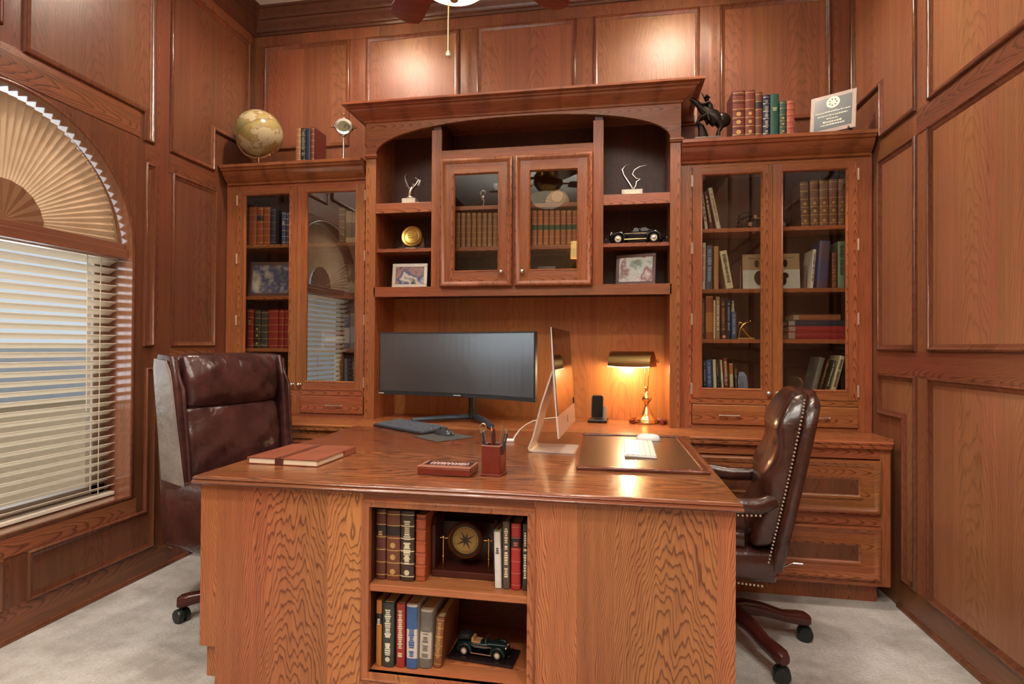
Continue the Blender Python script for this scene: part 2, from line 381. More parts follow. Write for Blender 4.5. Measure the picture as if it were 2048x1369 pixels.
# rails with level grain
RLY = MB()
def railL(y0, y1, z0, z1): RLY.box(XL, XL+.003, y0, y1, z0, z1)
mb = MB()
mb.box(XR-.003, XR, YB, 2.785, Z2, Z1).box(XR-.003, XR, YB, 3.14, Z4, Z3).box(XR-.003, XR, YB, 2.9, 0, Z5).box(XR-.003, XR, YB, 3.45, ZT, 3.34)
mb.box(XL, XL+.003, 2.735, 3.11, Z2, Z1).box(XL, XL+.003, 2.755, 3.11, Z4, Z3).box(XL, XL+.003, 1.24, 2.75, 0, Z5).box(XL, XL+.003, 1.24, 3.45, ZT, 3.34)
mb.box(XL, XL+.003, 2.57, 2.64, Z2, Z1).box(XL, XL+.003, 1.3, 2.54, .35, SILL-.02).box(XL, XL+.003, 1.3, 2.54, 2.30, 2.438)
struct('trim_rails', mb, W_FRY)
struct('trim_back_rail', MB().box(XL, XR, YW-.003, YW, ZT, 3.34).box(XL, XR, YW-.003, YW, 2.3, 2.552), W_FRZ)
# baseboard + crown
def crown_run(mb, pts, prof, mi=0):
    """open sweep of profile (out, up) along a wall polyline; out = to the room side"""
    P = [Vector(p) for p in pts]; rings = []
    for i in range(len(P)):
        d1 = (P[i]-P[i-1]).normalized() if i else None; d2 = (P[i+1]-P[i]).normalized() if i < len(P)-1 else None
        d1 = d1 or d2; d2 = d2 or d1
        n1 = V(0, 0, 1).cross(d1); n2 = V(0, 0, 1).cross(d2); m = (n1+n2)/max(.2, 1+n1.dot(n2))
        rings.append([P[i]+m*a+V(0, 0, b) for a, b in prof])
    return mb.rings(rings, mi, True, cap=True, closed=False)
CR = [(0, -.15), (.012, -.15), (.014, -.135), (.022, -.13), (.024, -.115), (.04, -.1), (.05, -.075), (.052, -.068), (.062, -.064), (.064, -.05), (.08, -.035), (.09, -.02), (.094, -.016), (.108, -.014), (.11, 0), (0, 0)]
mb = MB(); crown_run(mb, [V(XR, YB, CEIL), V(XR, YW, CEIL), V(XL, YW, CEIL), V(XL, YB, CEIL)], CR)
struct('trim_crown', mb, wood('crown_oak', (104, 60, 38), (66, 34, 22), 'X', .12, 16, .3, .6, .3), angle=25)
BS = [(0, 0), (.012, 0), (.012, .018), (.006, .024), (0, .024)]
mb = MB(); crown_run(mb, [V(XR, YB, 0), V(XR, 2.95, 0)], BS); struct('baseboard_right', mb, W_MLD)
mb = MB(); crown_run(mb, [V(XL, 2.95, 0), V(XL, YB, 0)], BS); struct('baseboard_left', mb, W_MLD)

# window blind
sl = MB(); zt = 1.655; zb = .485; NS = 28
for k in range(NS):
    z = zb+.012+(zt-.03-zb)*k/(NS-1); c = V(XL-.105, 0, z); a = R(27)
    u = V(math.cos(a), 0, math.sin(a)); w = V(-math.sin(a), 0, math.cos(a))
    vs = []
    for y in (AY-AR+.006, AY+AR-.006):
        for su, sw in ((-.0255, -.0012), (0, .0012), (.0255, -.0012), (.0255, .0012), (0, .0036), (-.0255, .0012)):
            vs.append(c+V(0, y, 0)+u*su+w*sw)
    sl.add(vs, [(0, 1, 2, 3, 4, 5), (11, 10, 9, 8, 7, 6)]+[(i, 6+i, 6+(i+1) % 6, (i+1) % 6) for i in range(6)])
bl = root('window_blind', (XL-.105, AY, zb), 'cream horizontal slatted blind, half open, in the arched window', 'blind')
m, bb, n = newmat('blind_slat'); bb.inputs['Base Color'].default_value = lin((226, 214, 196)); bb.inputs['Roughness'].default_value = .35
tcn = n.new('ShaderNodeTexCoord'); n.link(n.mix(n.noise(tcn.outputs['Object'], 30), (222, 210, 192), (232, 222, 206)), bb.inputs['Base Color'])
SLAT = m
sl.build('slats', SLAT, bl)
B(XL-.135, XL-.075, AY-AR+.004, AY+AR-.004, zt, zt+.035).build('headrail', SLAT, bl)
B(XL-.13, XL-.08, AY-AR+.006, AY+AR-.006, zb-.03, zb-.012).build('bottom_rail', SLAT, bl, bevel=.003)
for y in (AY+AR-.1, AY+.0, AY-AR+.1):
    mb = MB()
    for x in (XL-.082, XL-.128): mb.box(x-.0012, x+.0012, y-.0015, y+.0015, zb-.01, zt)
    mb.build('ladder_cord', M((214, 200, 176), .7), bl)
mb = MB(); mb.tube([V(XL-.075, AY+AR-.18, zt), V(XL-.07, AY+AR-.18, .9)], .002, 6); mb.build('tilt_cord', M((220, 208, 186), .7), bl)
# pleated fan shade in the arch
fs = root('fan_shade', (XL-.07, AY, AZ+.035), 'tan pleated sunburst fan shade filling the window arch', 'shade')
NP = 46; r0, r1 = .17, .552; zc = AZ+.035
mb = MB(); vs = []; fc = []
for k in range(2*NP+1):
    a = PI*k/(2*NP); up = k % 2
    for j, (rr) in enumerate((r0*.98, r1)):
        dx = (.003 if up else -.003)*(1 if j == 0 else 4.2)
        rr2 = rr*(.985 if (up and j) else 1)
        vs.append(V(XL-.075+dx, AY+rr2*math.cos(a), zc+rr2*math.sin(a)*.975))
for k in range(2*NP): fc.append((2*k, 2*k+1, 2*k+3, 2*k+2))
mb.add(vs, fc)
m, bb, n = newmat('pleated_shade'); tcn = n.new('ShaderNodeNewGeometry')
n.link(n.mix(n.noise(tcn.outputs['Position'], 9), (158, 118, 82), (204, 178, 148)), bb.inputs['Base Color'])
bb.inputs['Roughness'].default_value = .7; bb.inputs['Transmission Weight'].default_value = 0
# a thin cloth lets daylight glow through
tr_ = n.new('ShaderNodeBsdfTranslucent'); tr_.inputs[0].default_value = lin((214, 176, 134)); mxs = n.new('ShaderNodeMixShader'); mxs.inputs[0].default_value = .16
out = m.node_tree.nodes['Material Output']; n.link(bb.outputs[0], mxs.inputs[1]); n.link(tr_.outputs[0], mxs.inputs[2]); n.link(mxs.outputs[0], out.inputs[0])
mb.build('pleats', m, fs)
mb = MB(); NPH = 20; vs = [V(XL-.058, AY, zc)]
for k in range(NPH+1):
    a = PI*k/NPH; vs.append(V(XL-.06+(.004 if k % 2 else 0), AY+.172*math.cos(a), zc+.172*math.sin(a)))
mb.add(vs, [(0, k+1, k+2) for k in range(NPH)])
mb.build('hub', M((122, 80, 50), .6, 0, .2, 30), fs)
mb = MB(); r_ = [(AY+q_*math.cos(PI*k/40), zc+q_*math.sin(PI*k/40)) for q_ in (.55, .579) for k in range(41)]
mb.add([V(XL-.085, a, c) for a, c in r_], [(k, k+1, 41+k+1, 41+k) for k in range(40)]); mb.build('light_gap_strip', M((186, 160, 124), .6), fs)
C_MX = wood('cabinet_moulding_oak', (164, 90, 52), (96, 46, 25), 'X', .6, 6, .2, .5, .2, .45)
# ------------------------------------------------------------------ cabinetry
def frame_door(par, x0, x1, z0, z1, y, w=.056, bot=None, top=None, name='door', thick=.02, mould=False, knobx=None, knobz=None, hinge=None, hz=(), gl=None):
    """glazed frame door whose front face is at y"""
    bot = bot or w; top = top or w
    mb = MB()
    mb.box(x0, x0+w, y, y+thick, z0, z1, 0).box(x1-w, x1, y, y+thick, z0, z1, 0)
    mb.box(x0+w, x1-w, y, y+thick, z0, z0+bot, 1).box(x0+w, x1-w, y, y+thick, z1-top, z1, 1)
    N = (0, -1, 0)
    loop_mould(mb, [V(x0+w-.006, y+.004, z0+bot-.006), V(x1-w+.006, y+.004, z0+bot-.006), V(x1-w+.006, y+.004, z1-top+.006), V(x0+w-.006, y+.004, z1-top+.006)], N, [(0, 0), (0, .006), (.004, .008), (.008, .004), (.01, -.01)], 0)
    if mould: loop_mould(mb, [V(x0, y, z0), V(x1, y, z0), V(x1, y, z1), V(x0, y, z1)], N, [(0, 0), (0, .006), (.006, .012), (.014, .012), (.02, .006), (.026, .005), (.03, 0)], 0)
    d = mb.build(name, [C_Z, C_X], par)
    g = MB().box(x0+w-.004, x1-w+.004, y+.011, y+.0135, z0+bot-.004, z1-top+.004).build('glass_pane', gl or GL, d)
    if knobx is not None:
        MB().lathe([(.0001, -.030), (.007, -.029), (.0125, -.024), (.014, -.018), (.011, -.012), (.006, -.008), (.006, -.002), (.010, 0)], (knobx, y-(.012 if mould else 0), knobz), 'Y', 16).build('knob', NICK, d)
    if hinge is not None:
        for z in hz:
            MB().box(hinge-.005, hinge+.005, y-.003, y+.006, z-.03, z+.03).tube([V(hinge, y-.004, z-.032), V(hinge, y-.004, z+.032)], .0035, 8).build('hinge', HINGE, d)
    return d
def shelf_box(par, x0, x1, y0, y1, z0, z1, mat=None): return B(x0, x1, y0, y1, z0, z1).build('shelf', mat or C_X, par, bevel=.002)
def pull(par, xc, z, y, w=.1):
    mb = MB(); mb.tube([V(xc-w/2, y-.022, z), V(xc+w/2, y-.022, z)], .0042, 10)
    for s in (-1, 1): mb.tube([V(xc+s*w*.42, y, z), V(xc+s*w*.42, y-.022, z)], .0035, 8).ball((xc+s*w/2, y-.022, z), .006)
    return mb.build('pull', NICK, par)
CROWNP = [(0, 0), (.012, 0), (.014, .012), (.03, .02), (.05, .045), (.066, .062), (.068, .072), (.078, .074), (.082, .088), (.09, .09), (.09, .108), (0, .108)]
def bookcase(x0, x1, split, left, shelves, label):
    bc = root('bookcase', ((x0+x1)/2, YBK, ZC), label, 'bookcase')
    yb, yw = YBK, YW-.005
    zt = 2.245
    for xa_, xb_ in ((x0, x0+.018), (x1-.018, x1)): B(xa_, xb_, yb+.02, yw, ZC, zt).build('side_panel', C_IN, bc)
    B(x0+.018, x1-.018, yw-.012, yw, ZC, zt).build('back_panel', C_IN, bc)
    B(x0, x1, yb+.02, yw, zt-.018, zt+.092).build('top_panel', C_X, bc)
    dl, dr = (x0+(.075 if left else .062), x1-(.008 if left else .068))
    ff = MB()
    ff.box(x0, dl, yb, yb+.02, ZC, 2.25, 0).box(dr, x1, yb, yb+.02, ZC, 2.25, 0)
    ff.box(dl, dr, yb, yb+.02, 2.216, 2.25, 1).box(dl, dr, yb, yb+.02, .917, .947, 1).box(dl, dr, yb, yb+.02, ZC, .803, 1)
    ff.box(split-.03, split+.03, yb, yb+.02, .803, .917, 0)
    ff.build('face_frame', [C_Z, C_X], bc)
    cr = MB(); o = .0
    crown_run(cr, [V(x1+(.0 if left else -.012), yb-.002, 2.235), V(x0+(.012 if left else 0), yb-.002, 2.235)][::1], CROWNP)
    cr.build('crown_moulding', C_MX, bc, angle=20)
    B(x0, x1, yb-.088, yw, 2.338, 2.343).build('top_board', C_X, bc)
    for dx0, dx1, hx, kx in ((dl+.002, split-.001, dl, split-.02), (split+.001, dr-.002, dr, split+.022)):
        lft = hx == dl
        frame_door(bc, dx0, dx1, .949, 2.214, yb-.004, .052 if not (left and not lft) else .06, .052, .042, knobx=kx+(.0 if lft else .004), knobz=.98, hinge=hx, hz=(2.14, 1.77, 1.38, 1.0), gl=(GL2 if left and not lft else GL))
    for z in shelves: shelf_box(bc, x0+.018, x1-.018, yb+.03, yw-.012, z-.022, z)
    B(x0+.018, x1-.018, yb+.02, yw-.012, .94, .982).build('floor_board', C_X, bc)
    for dx0, dx1 in ((dl+.002, split-.032), (split+.032, dr-.002)):
        d = MB().box(dx0, dx1, yb-.012, yb+.01, .806, .914).build('drawer', C_X, bc, bevel=.005)
        pull(d, (dx0+dx1)/2+(.03 if left else 0), .858, yb-.012)
    return bc
bookcase(XL+.004, -1.458, -1.915, True, (1.862, 1.535, 1.203), 'tall oak bookcase with two glazed doors, left of the hutch, globe on top')
bookcase(.384, XR-.004, .861, False, (1.882, 1.547, 1.271), 'tall oak bookcase with two glazed doors, right of the hutch, books and plaque on top')

# hutch
HX0, HX1, HXA, HXB = -1.448, .3815, -1.384, .325
hu = root('hutch', (-.533, YH, ZC), 'central oak hutch with arched open top, four open bays and two small glazed doors', 'hutch')
yh, yw = YH, YW-.005
for a, b_, z0_, z1_ in ((HX0, HXA, ZC, 2.35), (HXB, HX1, ZC, 2.35), (-1.036, -.976, 1.574, 2.496), (-.094, -.036, 1.574, 2.496)): B(a, b_, yh, yh+.02, z0_, z1_).build('stile', C_Z, hu, bevel=.0015)
for a, b_ in ((HX0, HXA), (HXB, HX1)): B(a, b_, yh+.02, yw, ZC, 2.57).build('side_panel', C_Z, hu)
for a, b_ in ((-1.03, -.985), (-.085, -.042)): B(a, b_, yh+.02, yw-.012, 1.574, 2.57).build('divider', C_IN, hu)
B(HXA, HXB, yw-.012, yw, 1.53, 2.58).build('upper_back', C_IN, hu)
B(HXA, HXB, yw-.012, yw, ZC, 1.53).build('niche_back', C_HB, hu)
MB().box(HXA-.01, HXB+.01, yh, yh+.022, 1.515, 1.574).box(HXA, HXB, yh+.022, yw-.012, 1.545, 1.574).build('bottom_rail', C_X, hu, bevel=.0015)
B(HX0, HX1, yh+.02, yw, 2.57, 2.59).build('top_panel', C_X, hu)
for a, b_ in ((HXA, -1.036), (-.036, HXB)):
    MB().box(a, b_, yh, yh+.02, 2.016, 2.075).box(a, b_, yh+.02, yw-.012, 2.05, 2.075).build('shelf', C_X, hu, bevel=.0015)
    B(a, b_, yh+.02, yw-.012, 1.785, 1.806).build('shelf', C_X, hu, bevel=.0015)
# centre
MB().box(-.976, -.094, yh, yh+.02, 2.318, 2.372).box(-.976, -.094, yh+.02, yw-.012, 2.35, 2.372).build('shelf', C_X, hu, bevel=.0015)
for z in (2.053, 1.81): B(-.985, -.085, yh+.045, yw-.012, z-.024, z).build('shelf', C_X, hu, bevel=.0015)
B(-.56, -.51, yh, yh+.02, 1.574, 2.318).build('stile', C_Z, hu)
frame_door(hu, -.975, -.55, 1.568, 2.312, yh-.02, .082, .092, .088, mould=True, knobx=-.607, knobz=1.647, name='door')
frame_door(hu, -.533, -.095, 1.568, 2.312, yh-.02, .084, .092, .088, mould=True, knobx=-.486, knobz=1.647, name='door')
# arched frieze
mb = MB(); pts = []; xc = (HXA+HXB)/2; hw = (HXB-HXA)/2
NAa = 48
for k in range(NAa+1):
    u = -math.cos(PI*k/NAa); pts.append((xc+hw*u, 2.372+.178*max(0, 1-abs(u)**2.2)**(1/2.2)))
for k in range(NAa):
    a, c = pts[k], pts[k+1]
    for y in (yh, yh+.02): mb.add([V(a[0], y, a[1]), V(c[0], y, c[1]), V(c[0], y, 2.6), V(a[0], y, 2.6)], [(0, 1, 2, 3)])
    mb.add([V(a[0], yh, a[1]), V(c[0], yh, c[1]), V(c[0], yh+.02, c[1]), V(a[0], yh+.02, a[1])], [(0, 1, 2, 3)])
mb.box(HX0, HXA, yh, yh+.02, 2.35, 2.6).box(HXB, HX1, yh, yh+.02, 2.35, 2.6)
mb.build('arched_frieze', C_X, hu)
for a, b_ in ((HX0, HXA), (HXB, HX1)):
    MB().box(a-.004, b_+.01, yh-.012, yh, 2.348, 2.356).box(a-.006, b_+.013, yh-.018, yh, 2.356, 2.366).box(a-.004, b_+.008, yh-.01, yh, 2.366, 2.372).build('capital', C_X, hu, bevel=.002)
cr = MB(); kk = .06/.09
CP2 = [(0, -.015), (.008, -.015), (.01, -.004), (.02, .002), (.04, .018), (.064, .034), (.07, .04), (.072, .046), (.082, .048), (.086, .056), (.1, .058), (.11, .06), (.11, .072), (0, .072)]
crown_run(cr, [V(HX1, yw, 2.578), V(HX1, yh, 2.578), V(HX0, yh, 2.578), V(HX0, yw, 2.578)], CP2)
cr.build('crown_moulding', C_MX, hu, angle=20)
B(HX0-.05, HX1+.05, yh-.05, yw, 2.634, 2.648).build('top_board', C_X, hu)

# base cabinets and worktop
def base_cab(x0, x1, label):
    c = root('base_cabinet', ((x0+x1)/2, YC+.03, 0), label, 'cabinet')
    y = YC+.03
    MB().box(x0, x1, y+.02, YW-.005, .1, .75).box(x0+.02, x1-.03, y+.07, YW-.005, 0, .1).build('carcass', C_Z, c)
    mb = MB().box(x0, x0+.05, y, y+.02, .1, .75, 0).box(x1-.045, x1, y, y+.02, .1, .75, 0).box(x0+.05, x1-.045, y, y+.02, .70, .75, 1).box(x0+.05, x1-.045, y, y+.02, .383, .437, 1).box(x0+.05, x1-.045, y, y+.02, .1, .128, 1)
    mb.build('face_frame', [C_Z, C_X], c)
    for z0, z1 in ((.130, .381), (.440, .693)):
        a, b_ = x0+.055, x1-.047
        d = MB().box(a, b_, y-.012, y+.004, z0, z1)
        loop_mould(d, [V(a, y-.012, z0), V(b_, y-.012, z0), V(b_, y-.012, z1), V(a, y-.012, z1)], (0, -1, 0), [(0, 0), (0, .006), (.006, .012), (.014, .012), (.02, .006), (.028, .005), (.032, 0)])
        d = d.build('drawer', C_X, c)
        e = MB(); m_ = (z1-z0)*.32; q = [V(a+.087, y-.012, z0+m_), V(b_-.087, y-.012, z0+m_), V(b_-.087, y-.012, z1-m_), V(a+.087, y-.012, z1-m_)]
        loop_mould(e, q, (0, -1, 0), [(-.012, 0), (-.01, .006), (0, .008), (.006, .002), (.01, .001)])
        e.add([p+V(0, -.0008, 0) for p in q], [(0, 1, 2, 3)], 1)
        e.build('inset_panel', [C_X, wood('inset_oak', (128, 70, 42), (84, 42, 24), 'Z', .12, 22, .4, .9, .4) if not bpy.data.materials.get('inset_oak') else bpy.data.materials['inset_oak']], d)
    return c
base_cab(.372, 1.308, 'low oak base cabinet with two wide panelled drawers under the right bookcase')
base_cab(XL+.02, -1.392, 'low oak base cabinet with panelled drawers behind the left leather chair')
wt = root('worktop', (-.53, YC, ZC-.03), 'long oak worktop carrying the hutch and both bookcases', 'worktop')
def edge_slab(mb, x0, x1, y0, y1, z1, t, ov=.012):
    prof = [(0, -t), (ov*.5, -t), (ov*.7, -t*.62), (ov*.4, -t*.5), (ov*.9, -t*.4), (ov, -t*.15), (ov*.6, 0)]
    rings = []
    for a, b_ in prof+[(-.0001+ov*.6-ov*.6, 0)]:
        o = ov-a
        rings.append([V(x0+o, y0+o, z1+b_), V(x1-o, y0+o, z1+b_), V(x1-o, y1-o, z1+b_), V(x0+o, y1-o, z1+b_)])
    n_ = len(rings); vs = [v for r in rings for v in r]; fs = []
    for k in range(n_-2):
        for i in range(4): fs.append((k*4+i, k*4+(i+1) % 4, (k+1)*4+(i+1) % 4, (k+1)*4+i))
    fs += [tuple(range(3, -1, -1)), tuple((n_-2)*4+i for i in range(4))]
    return mb.add(vs[:(n_-1)*4], fs)
mb = MB(); edge_slab(mb, .392, XR-.002-.045, YC, YW-.004, ZC, .034); edge_slab(mb, XL+.004, -1.385, YC, YW-.004, ZC, .034)
mb.box(-1.397, .404, YC+.004, YW-.004, ZC-.034, ZC-.0005).box(XR-.05, XR-.003, YC+.1, YW-.004, ZC-.03, ZC-.001)
mb.build('top_slab', C_X, wt)
# skirt beneath worktop ends fills to the wall

# desk
DX0, DX1, DY0, DB = -1.353, .358, 1.693, YC-.009
dk = root('partners_desk', (-.5, 2.29, 0), 'large oak partners desk with open book niche in its front panel', 'desk')
mb = MB(); edge_slab(mb, -1.366, .37, 1.672, DB, ZC, .030, .012)
dt = mb.build('desktop', [D_TOP], dk)
mb = MB(); loop_mould(mb, [V(-1.366, 1.672, ZC-.03), V(.37, 1.672, ZC-.03), V(.37, DB, ZC-.03), V(-1.366, DB, ZC-.03)], (0, 0, 1), [(.012, -.0005), (-.002, .003), (-.006, .009), (-.003, .016), (.0, .018), (-.003, .021), (-.001, .026), (.006, .0295), (.012, .0302)])
mb.build('edge_moulding', D_EDGE, dk)
NX0, NX1, NZ0, NZ1 = -.752, -.242, .182, .708
y = DY0
MB().prism([(DX0, .211), (-1.295, .211), (-1.295, 0), (NX0-.02, 0), (NX0-.02, .757), (DX0, .757)], y, y+.02, 'Y').build('front_panel', D_F, dk)
MB().prism([(NX1+.02, 0), (.30, 0), (.30, .211), (DX1, .211), (DX1, .757), (NX1+.02, .757)], y, y+.02, 'Y').build('front_panel', D_F, dk)
MB().box(NX0-.02, NX1+.02, y, y+.02, NZ1, .757, 0).box(NX0-.02, NX1+.02, y, y+.02, 0, NZ0, 0).box(NX0-.02, NX0, y, y+.02, NZ0, NZ1, 1).box(NX1, NX1+.02, y, y+.02, NZ0, NZ1, 1).build('niche_frame', [D_X, D_Z], dk)
mb = MB(); q = [V(NX0-.026, y, NZ0-.026), V(NX1+.026, y, NZ0-.026), V(NX1+.026, y, NZ1+.026), V(NX0-.026, y, NZ1+.026)]
loop_mould(mb, q, (0, -1, 0), [(0, 0), (.002, .006), (.008, .009), (.013, .005), (.02, .004), (.026, .001), (.027, -.004)]); mb.build('niche_moulding', D_Z, dk)
NY = y+.37
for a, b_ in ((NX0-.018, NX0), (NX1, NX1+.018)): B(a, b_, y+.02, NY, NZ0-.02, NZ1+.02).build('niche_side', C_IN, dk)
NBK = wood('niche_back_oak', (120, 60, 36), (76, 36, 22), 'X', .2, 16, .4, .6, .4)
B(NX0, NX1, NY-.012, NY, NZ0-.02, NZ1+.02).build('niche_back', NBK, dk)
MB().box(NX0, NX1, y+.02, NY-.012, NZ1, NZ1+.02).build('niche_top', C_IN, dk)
B(NX0, NX1, y+.004, NY-.012, NZ0-.02, NZ0).build('shelf', D_X, dk)
B(NX0, NX1, y+.006, NY-.012, .438, .461).build('shelf', D_X, dk, bevel=.002)
# pedestals with side drawers
def pedestal(xa, xb, ya, yb_, side):
    MB().box(xa, xb, ya, yb_, .1, .75).box(xa+.05, xb-.05, ya, yb_-.03, 0, .1).build('pedestal', D_F, dk)
    for z0, z1 in ((.115, .30), (.315, .51), (.525, .72)):
        x0_, x1_ = (xb, xb+.016) if side > 0 else (xa-.016, xa)
        d = B(x0_, x1_, ya+.03, yb_-.02, z0, z1).build('drawer', D_X, dk, bevel=.005)
pedestal(.0, .35, 1.713, 2.09, 1); pedestal(-1.34, -1.0, 1.713, 1.79, -1)
for xa_, xb_ in ((-1.33, -1.0),): B(xa_, xb_, DB-.022, DB-.002, .0, .75).build('end_panel', D_F, dk)

# ------------------------------------------------------------------ lights
SC.world = bpy.data.worlds.new('world'); SC.world.use_nodes = True
wn = SC.world.node_tree; bg = wn.nodes['Background']; bg.inputs[0].default_value = lin((226, 232, 240)); bg.inputs[1].default_value = .9
def area(name, loc, size, power, col=(1, 1, 1), rot=(0, 0, 0), sy=None, spread=180):
    l = bpy.data.lights.new(name, 'AREA'); l.energy = power; l.color = col; l.size = size
    if sy: l.shape = 'RECTANGLE'; l.size_y = sy
    l.spread = R(spread)
    o = bpy.data.objects.new(name, l); COL.objects.link(o); o.location = loc; o.rotation_euler = rot; return o
def spot(name, loc, power, size=R(120), col=(1, .9, .78), r=.05):
    l = bpy.data.lights.new(name, 'SPOT'); l.energy = power; l.color = col; l.spot_size = size; l.spot_blend = .6; l.shadow_soft_size = r
    o = bpy.data.objects.new(name, l); COL.objects.link(o); o.location = loc; return o
CANS_AND_FILL = [(-1.52, 2.77), (.41, 2.77), (-1.52, .5), (.41, .5), (-1.52, -1.3), (.41, -1.3)]
for i, (x, y) in enumerate(CANS_AND_FILL):
    spot('can_fill_spot', (x, y, CEIL-.03), (62 if y > 2 else 105), R(150), (1, .93, .84), .07)  # front pair are ceiling cans; rear ones are fixtureless spots added as frontal fill
    if y < 2: continue
    c = root('recessed_ceiling_light', (x, y, CEIL), ['round recessed ceiling light above the left bookcase', 'round recessed ceiling light above the right bookcase', 'added fill spot behind the camera on the left', 'added fill spot behind the camera on the right', 'added fill spot near the rear wall on the left', 'added fill spot near the rear wall on the right'][i], 'ceiling light', 'recessed ceiling lights')
    MB().lathe([(.075, -.002), (.095, -.004), (.098, 0)], (x, y, CEIL), 'Z', 32).build('trim_ring', WHITE, c)
    MB().lathe([(.0001, -.003), (.075, -.003)], (x, y, CEIL), 'Z', 32).build('lens', emit('lamp_lens', (255, 236, 206), 75 if y > 2 else 25), c)
area('bounce_fill', (-.5, -.3, 2.75), 2.2, 150, (1, .96, .91), (PI, 0, 0), 2.2)  # no such fixture; fill added to bounce light off the ceiling
area('window_daylight', (XL-1.0, AY, 1.6), 1.6, 40, (.86, .93, 1), (0, R(-90), 0), 2.0)
sun = bpy.data.lights.new('sun', 'SUN'); sun.energy = 1.2; sun.angle = R(8); so = bpy.data.objects.new('sun', sun); COL.objects.link(so); so.rotation_euler = (R(55), 0, R(-60))
SC.view_settings.view_transform = 'Standard'; SC.view_settings.look = 'None'; SC.view_settings.exposure = 0.0
# ------------------------------------------------------------------ books
def col(name):
    return {'brown': (104, 56, 38), 'dkbrown': (66, 36, 28), 'rust': (150, 74, 42), 'orange': (172, 92, 46), 'black': (30, 28, 30), 'navy': (34, 42, 66), 'blue': (52, 84, 134),
            'ltblue': (140, 165, 196), 'green': (34, 82, 68), 'dkgreen': (44, 54, 44), 'sage': (112, 128, 104), 'red': (140, 38, 36), 'crimson': (122, 28, 30), 'pink': (178, 92, 78),
            'cream': (214, 200, 170), 'white': (212, 206, 198), 'tan': (168, 122, 76), 'leather': (150, 104, 72), 'grey': (112, 112, 106), 'char': (62, 60, 56), 'purple': (74, 62, 88), 'maroon': (112, 52, 42), 'ochre': (178, 116, 62), 'olive': (128, 124, 90), 'skyblue': (62, 98, 150)}[name]
def spine_arc(w, b, k=7, e=0):
    return [(w/2-(w/2+e)*math.cos(PI*i/k), .006-(b+e)*math.sin(PI*i/k)) for i in range(k+1)]
def book(xl, xr, yt, lean, Y, Z, c, deco, dc, label, depth=.15, vb=None, group=None, nm='book', yawb=0):
    vb = vb or 600; Z += .0012
    zt = atY((xl+xr)/2+lean, yt, Y).z; vm = yt+20
    XA, XB = atY(xl, vm, Y).x, atY(xr, vm, Y).x
    dx = atY((xl+xr)/2+lean, yt, Y).x-atY((xl+xr)/2, yt, Y).x
    ang = math.atan2(dx, zt-Z); w = (XB-XA)*math.cos(ang)-.0008; h = max(.05, math.hypot(dx, zt-Z)-(w*abs(math.sin(ang)))*.5)
    piv = XB if ang > 0 else XA; off = -w if ang > 0 else 0
    r = lroot(nm, (piv, Y, Z), label, 'book', group, (0, ang, yawb))
    C = M(col(c) if isinstance(c, str) else c, .42, 0, .16, 90)
    bul = min(.006, w*.2)
    mb = MB(); a = spine_arc(w, bul); mb.prism([(x+off, y) for x, y in a]+[(off+w, .009), (off, .009)], 0, h, 'Z')
    mb.box(off, off+.0028, .006, depth, 0, h).box(off+w-.0028, off+w, .006, depth, 0, h); mb.build('cover', C, r)
    B(off+.003, off+w-.003, .009, depth-.004, .003, h-.004).build('pages', PAGES, r)
    D = dc if not isinstance(dc, str) else (GILT if dc == 'gilt' else M(col(dc), .45))
    def band(mb, z0, z1, e=.0007, mi=0):
        a = spine_arc(w, bul, 7, e); mb.prism([(x+off, y) for x, y in a]+[(off+w+e*.5, .008), (off-e*.5, .008)], z0*h, z1*h, 'Z', mi)
    rs = random.Random(int(xl*7+yt))
    if 'B' in deco:
        mb = MB()
        for z in (.06, .24, .42, .60, .78, .94): band(mb, z, z+.012)
        mb.build('gilt_bands', D, r)
    if 'R' in deco:
        mb = MB()
        for z in (.2, .38, .56, .74, .9): band(mb, z, z+.022, .0018)
        mb.build('raised_bands', C, r)
    if 'L' in deco:
        mb = MB(); band(mb, .64, .80, .0005); mb.build('title_label', M((40, 30, 28), .4), r)
    if 'G' in deco:
        mb = MB(); band(mb, .42, .58, .0006); mb.build('title_label', M((40, 76, 50), .4), r)
    if 'C' in deco:
        for q_ in ((.0, .16), (.62, .97)): mb = MB(); band(mb, *q_, .0005); mb.build('colour_block', D, r)
    if 'T' in deco or 't' in deco:
        mb = MB(); z = .9*h if 'T' in deco else .72*h; ye = .006-bul-.0011
        while z > (.18 if 'T' in deco else .62)*h:
            lw_ = w*rs.uniform(.3, .55); hh = min(.005, h*.022)*rs.uniform(.6, 1.4)
            if rs.random() > .18: mb.box(off+w/2-lw_/2, off+w/2+lw_/2, ye, ye+.0012, z-hh, z)
            z -= hh+.0025
        mb.build('spine_lettering', D, r)
    if 'O' in deco:
        mb = MB(); ye = .006-bul-.0012
        for z in (.12, .33, .5): mb.prism([(off+w/2+w*.2*math.cos(PI*k/4), z*h+w*.2*math.sin(PI*k/4)) for k in range(8)], ye, ye+.001, 'Y')
        mb.build('spine_ornament', D, r)
    return r
def row(Y, Z, vb, data, where, **k):
    for d in data: book(*d[:4], Y, Z, *d[4:7], d[7]+' '+where if where else d[7], vb=vb, **k)
ZBT = 2.343
row(3.15, ZBT, 320, [(591, 601, 256, 0, 'leather', 'B', 'gilt', 'tan leather book, first on the left of the small row'), (601.3, 610.6, 257, 0, 'black', 'BT', (M((120, 130, 110), .4)), 'black book with green lettering in the small row'),
    (610.9, 620.6, 257, 0, 'navy', 'B', 'char', 'plain black navy book in the small row'), (620.9, 628, 254, 0, 'maroon', 'B', 'gilt', 'brown gilt book, last on the right of the small row')], 'beside the globe')
YT = 3.15
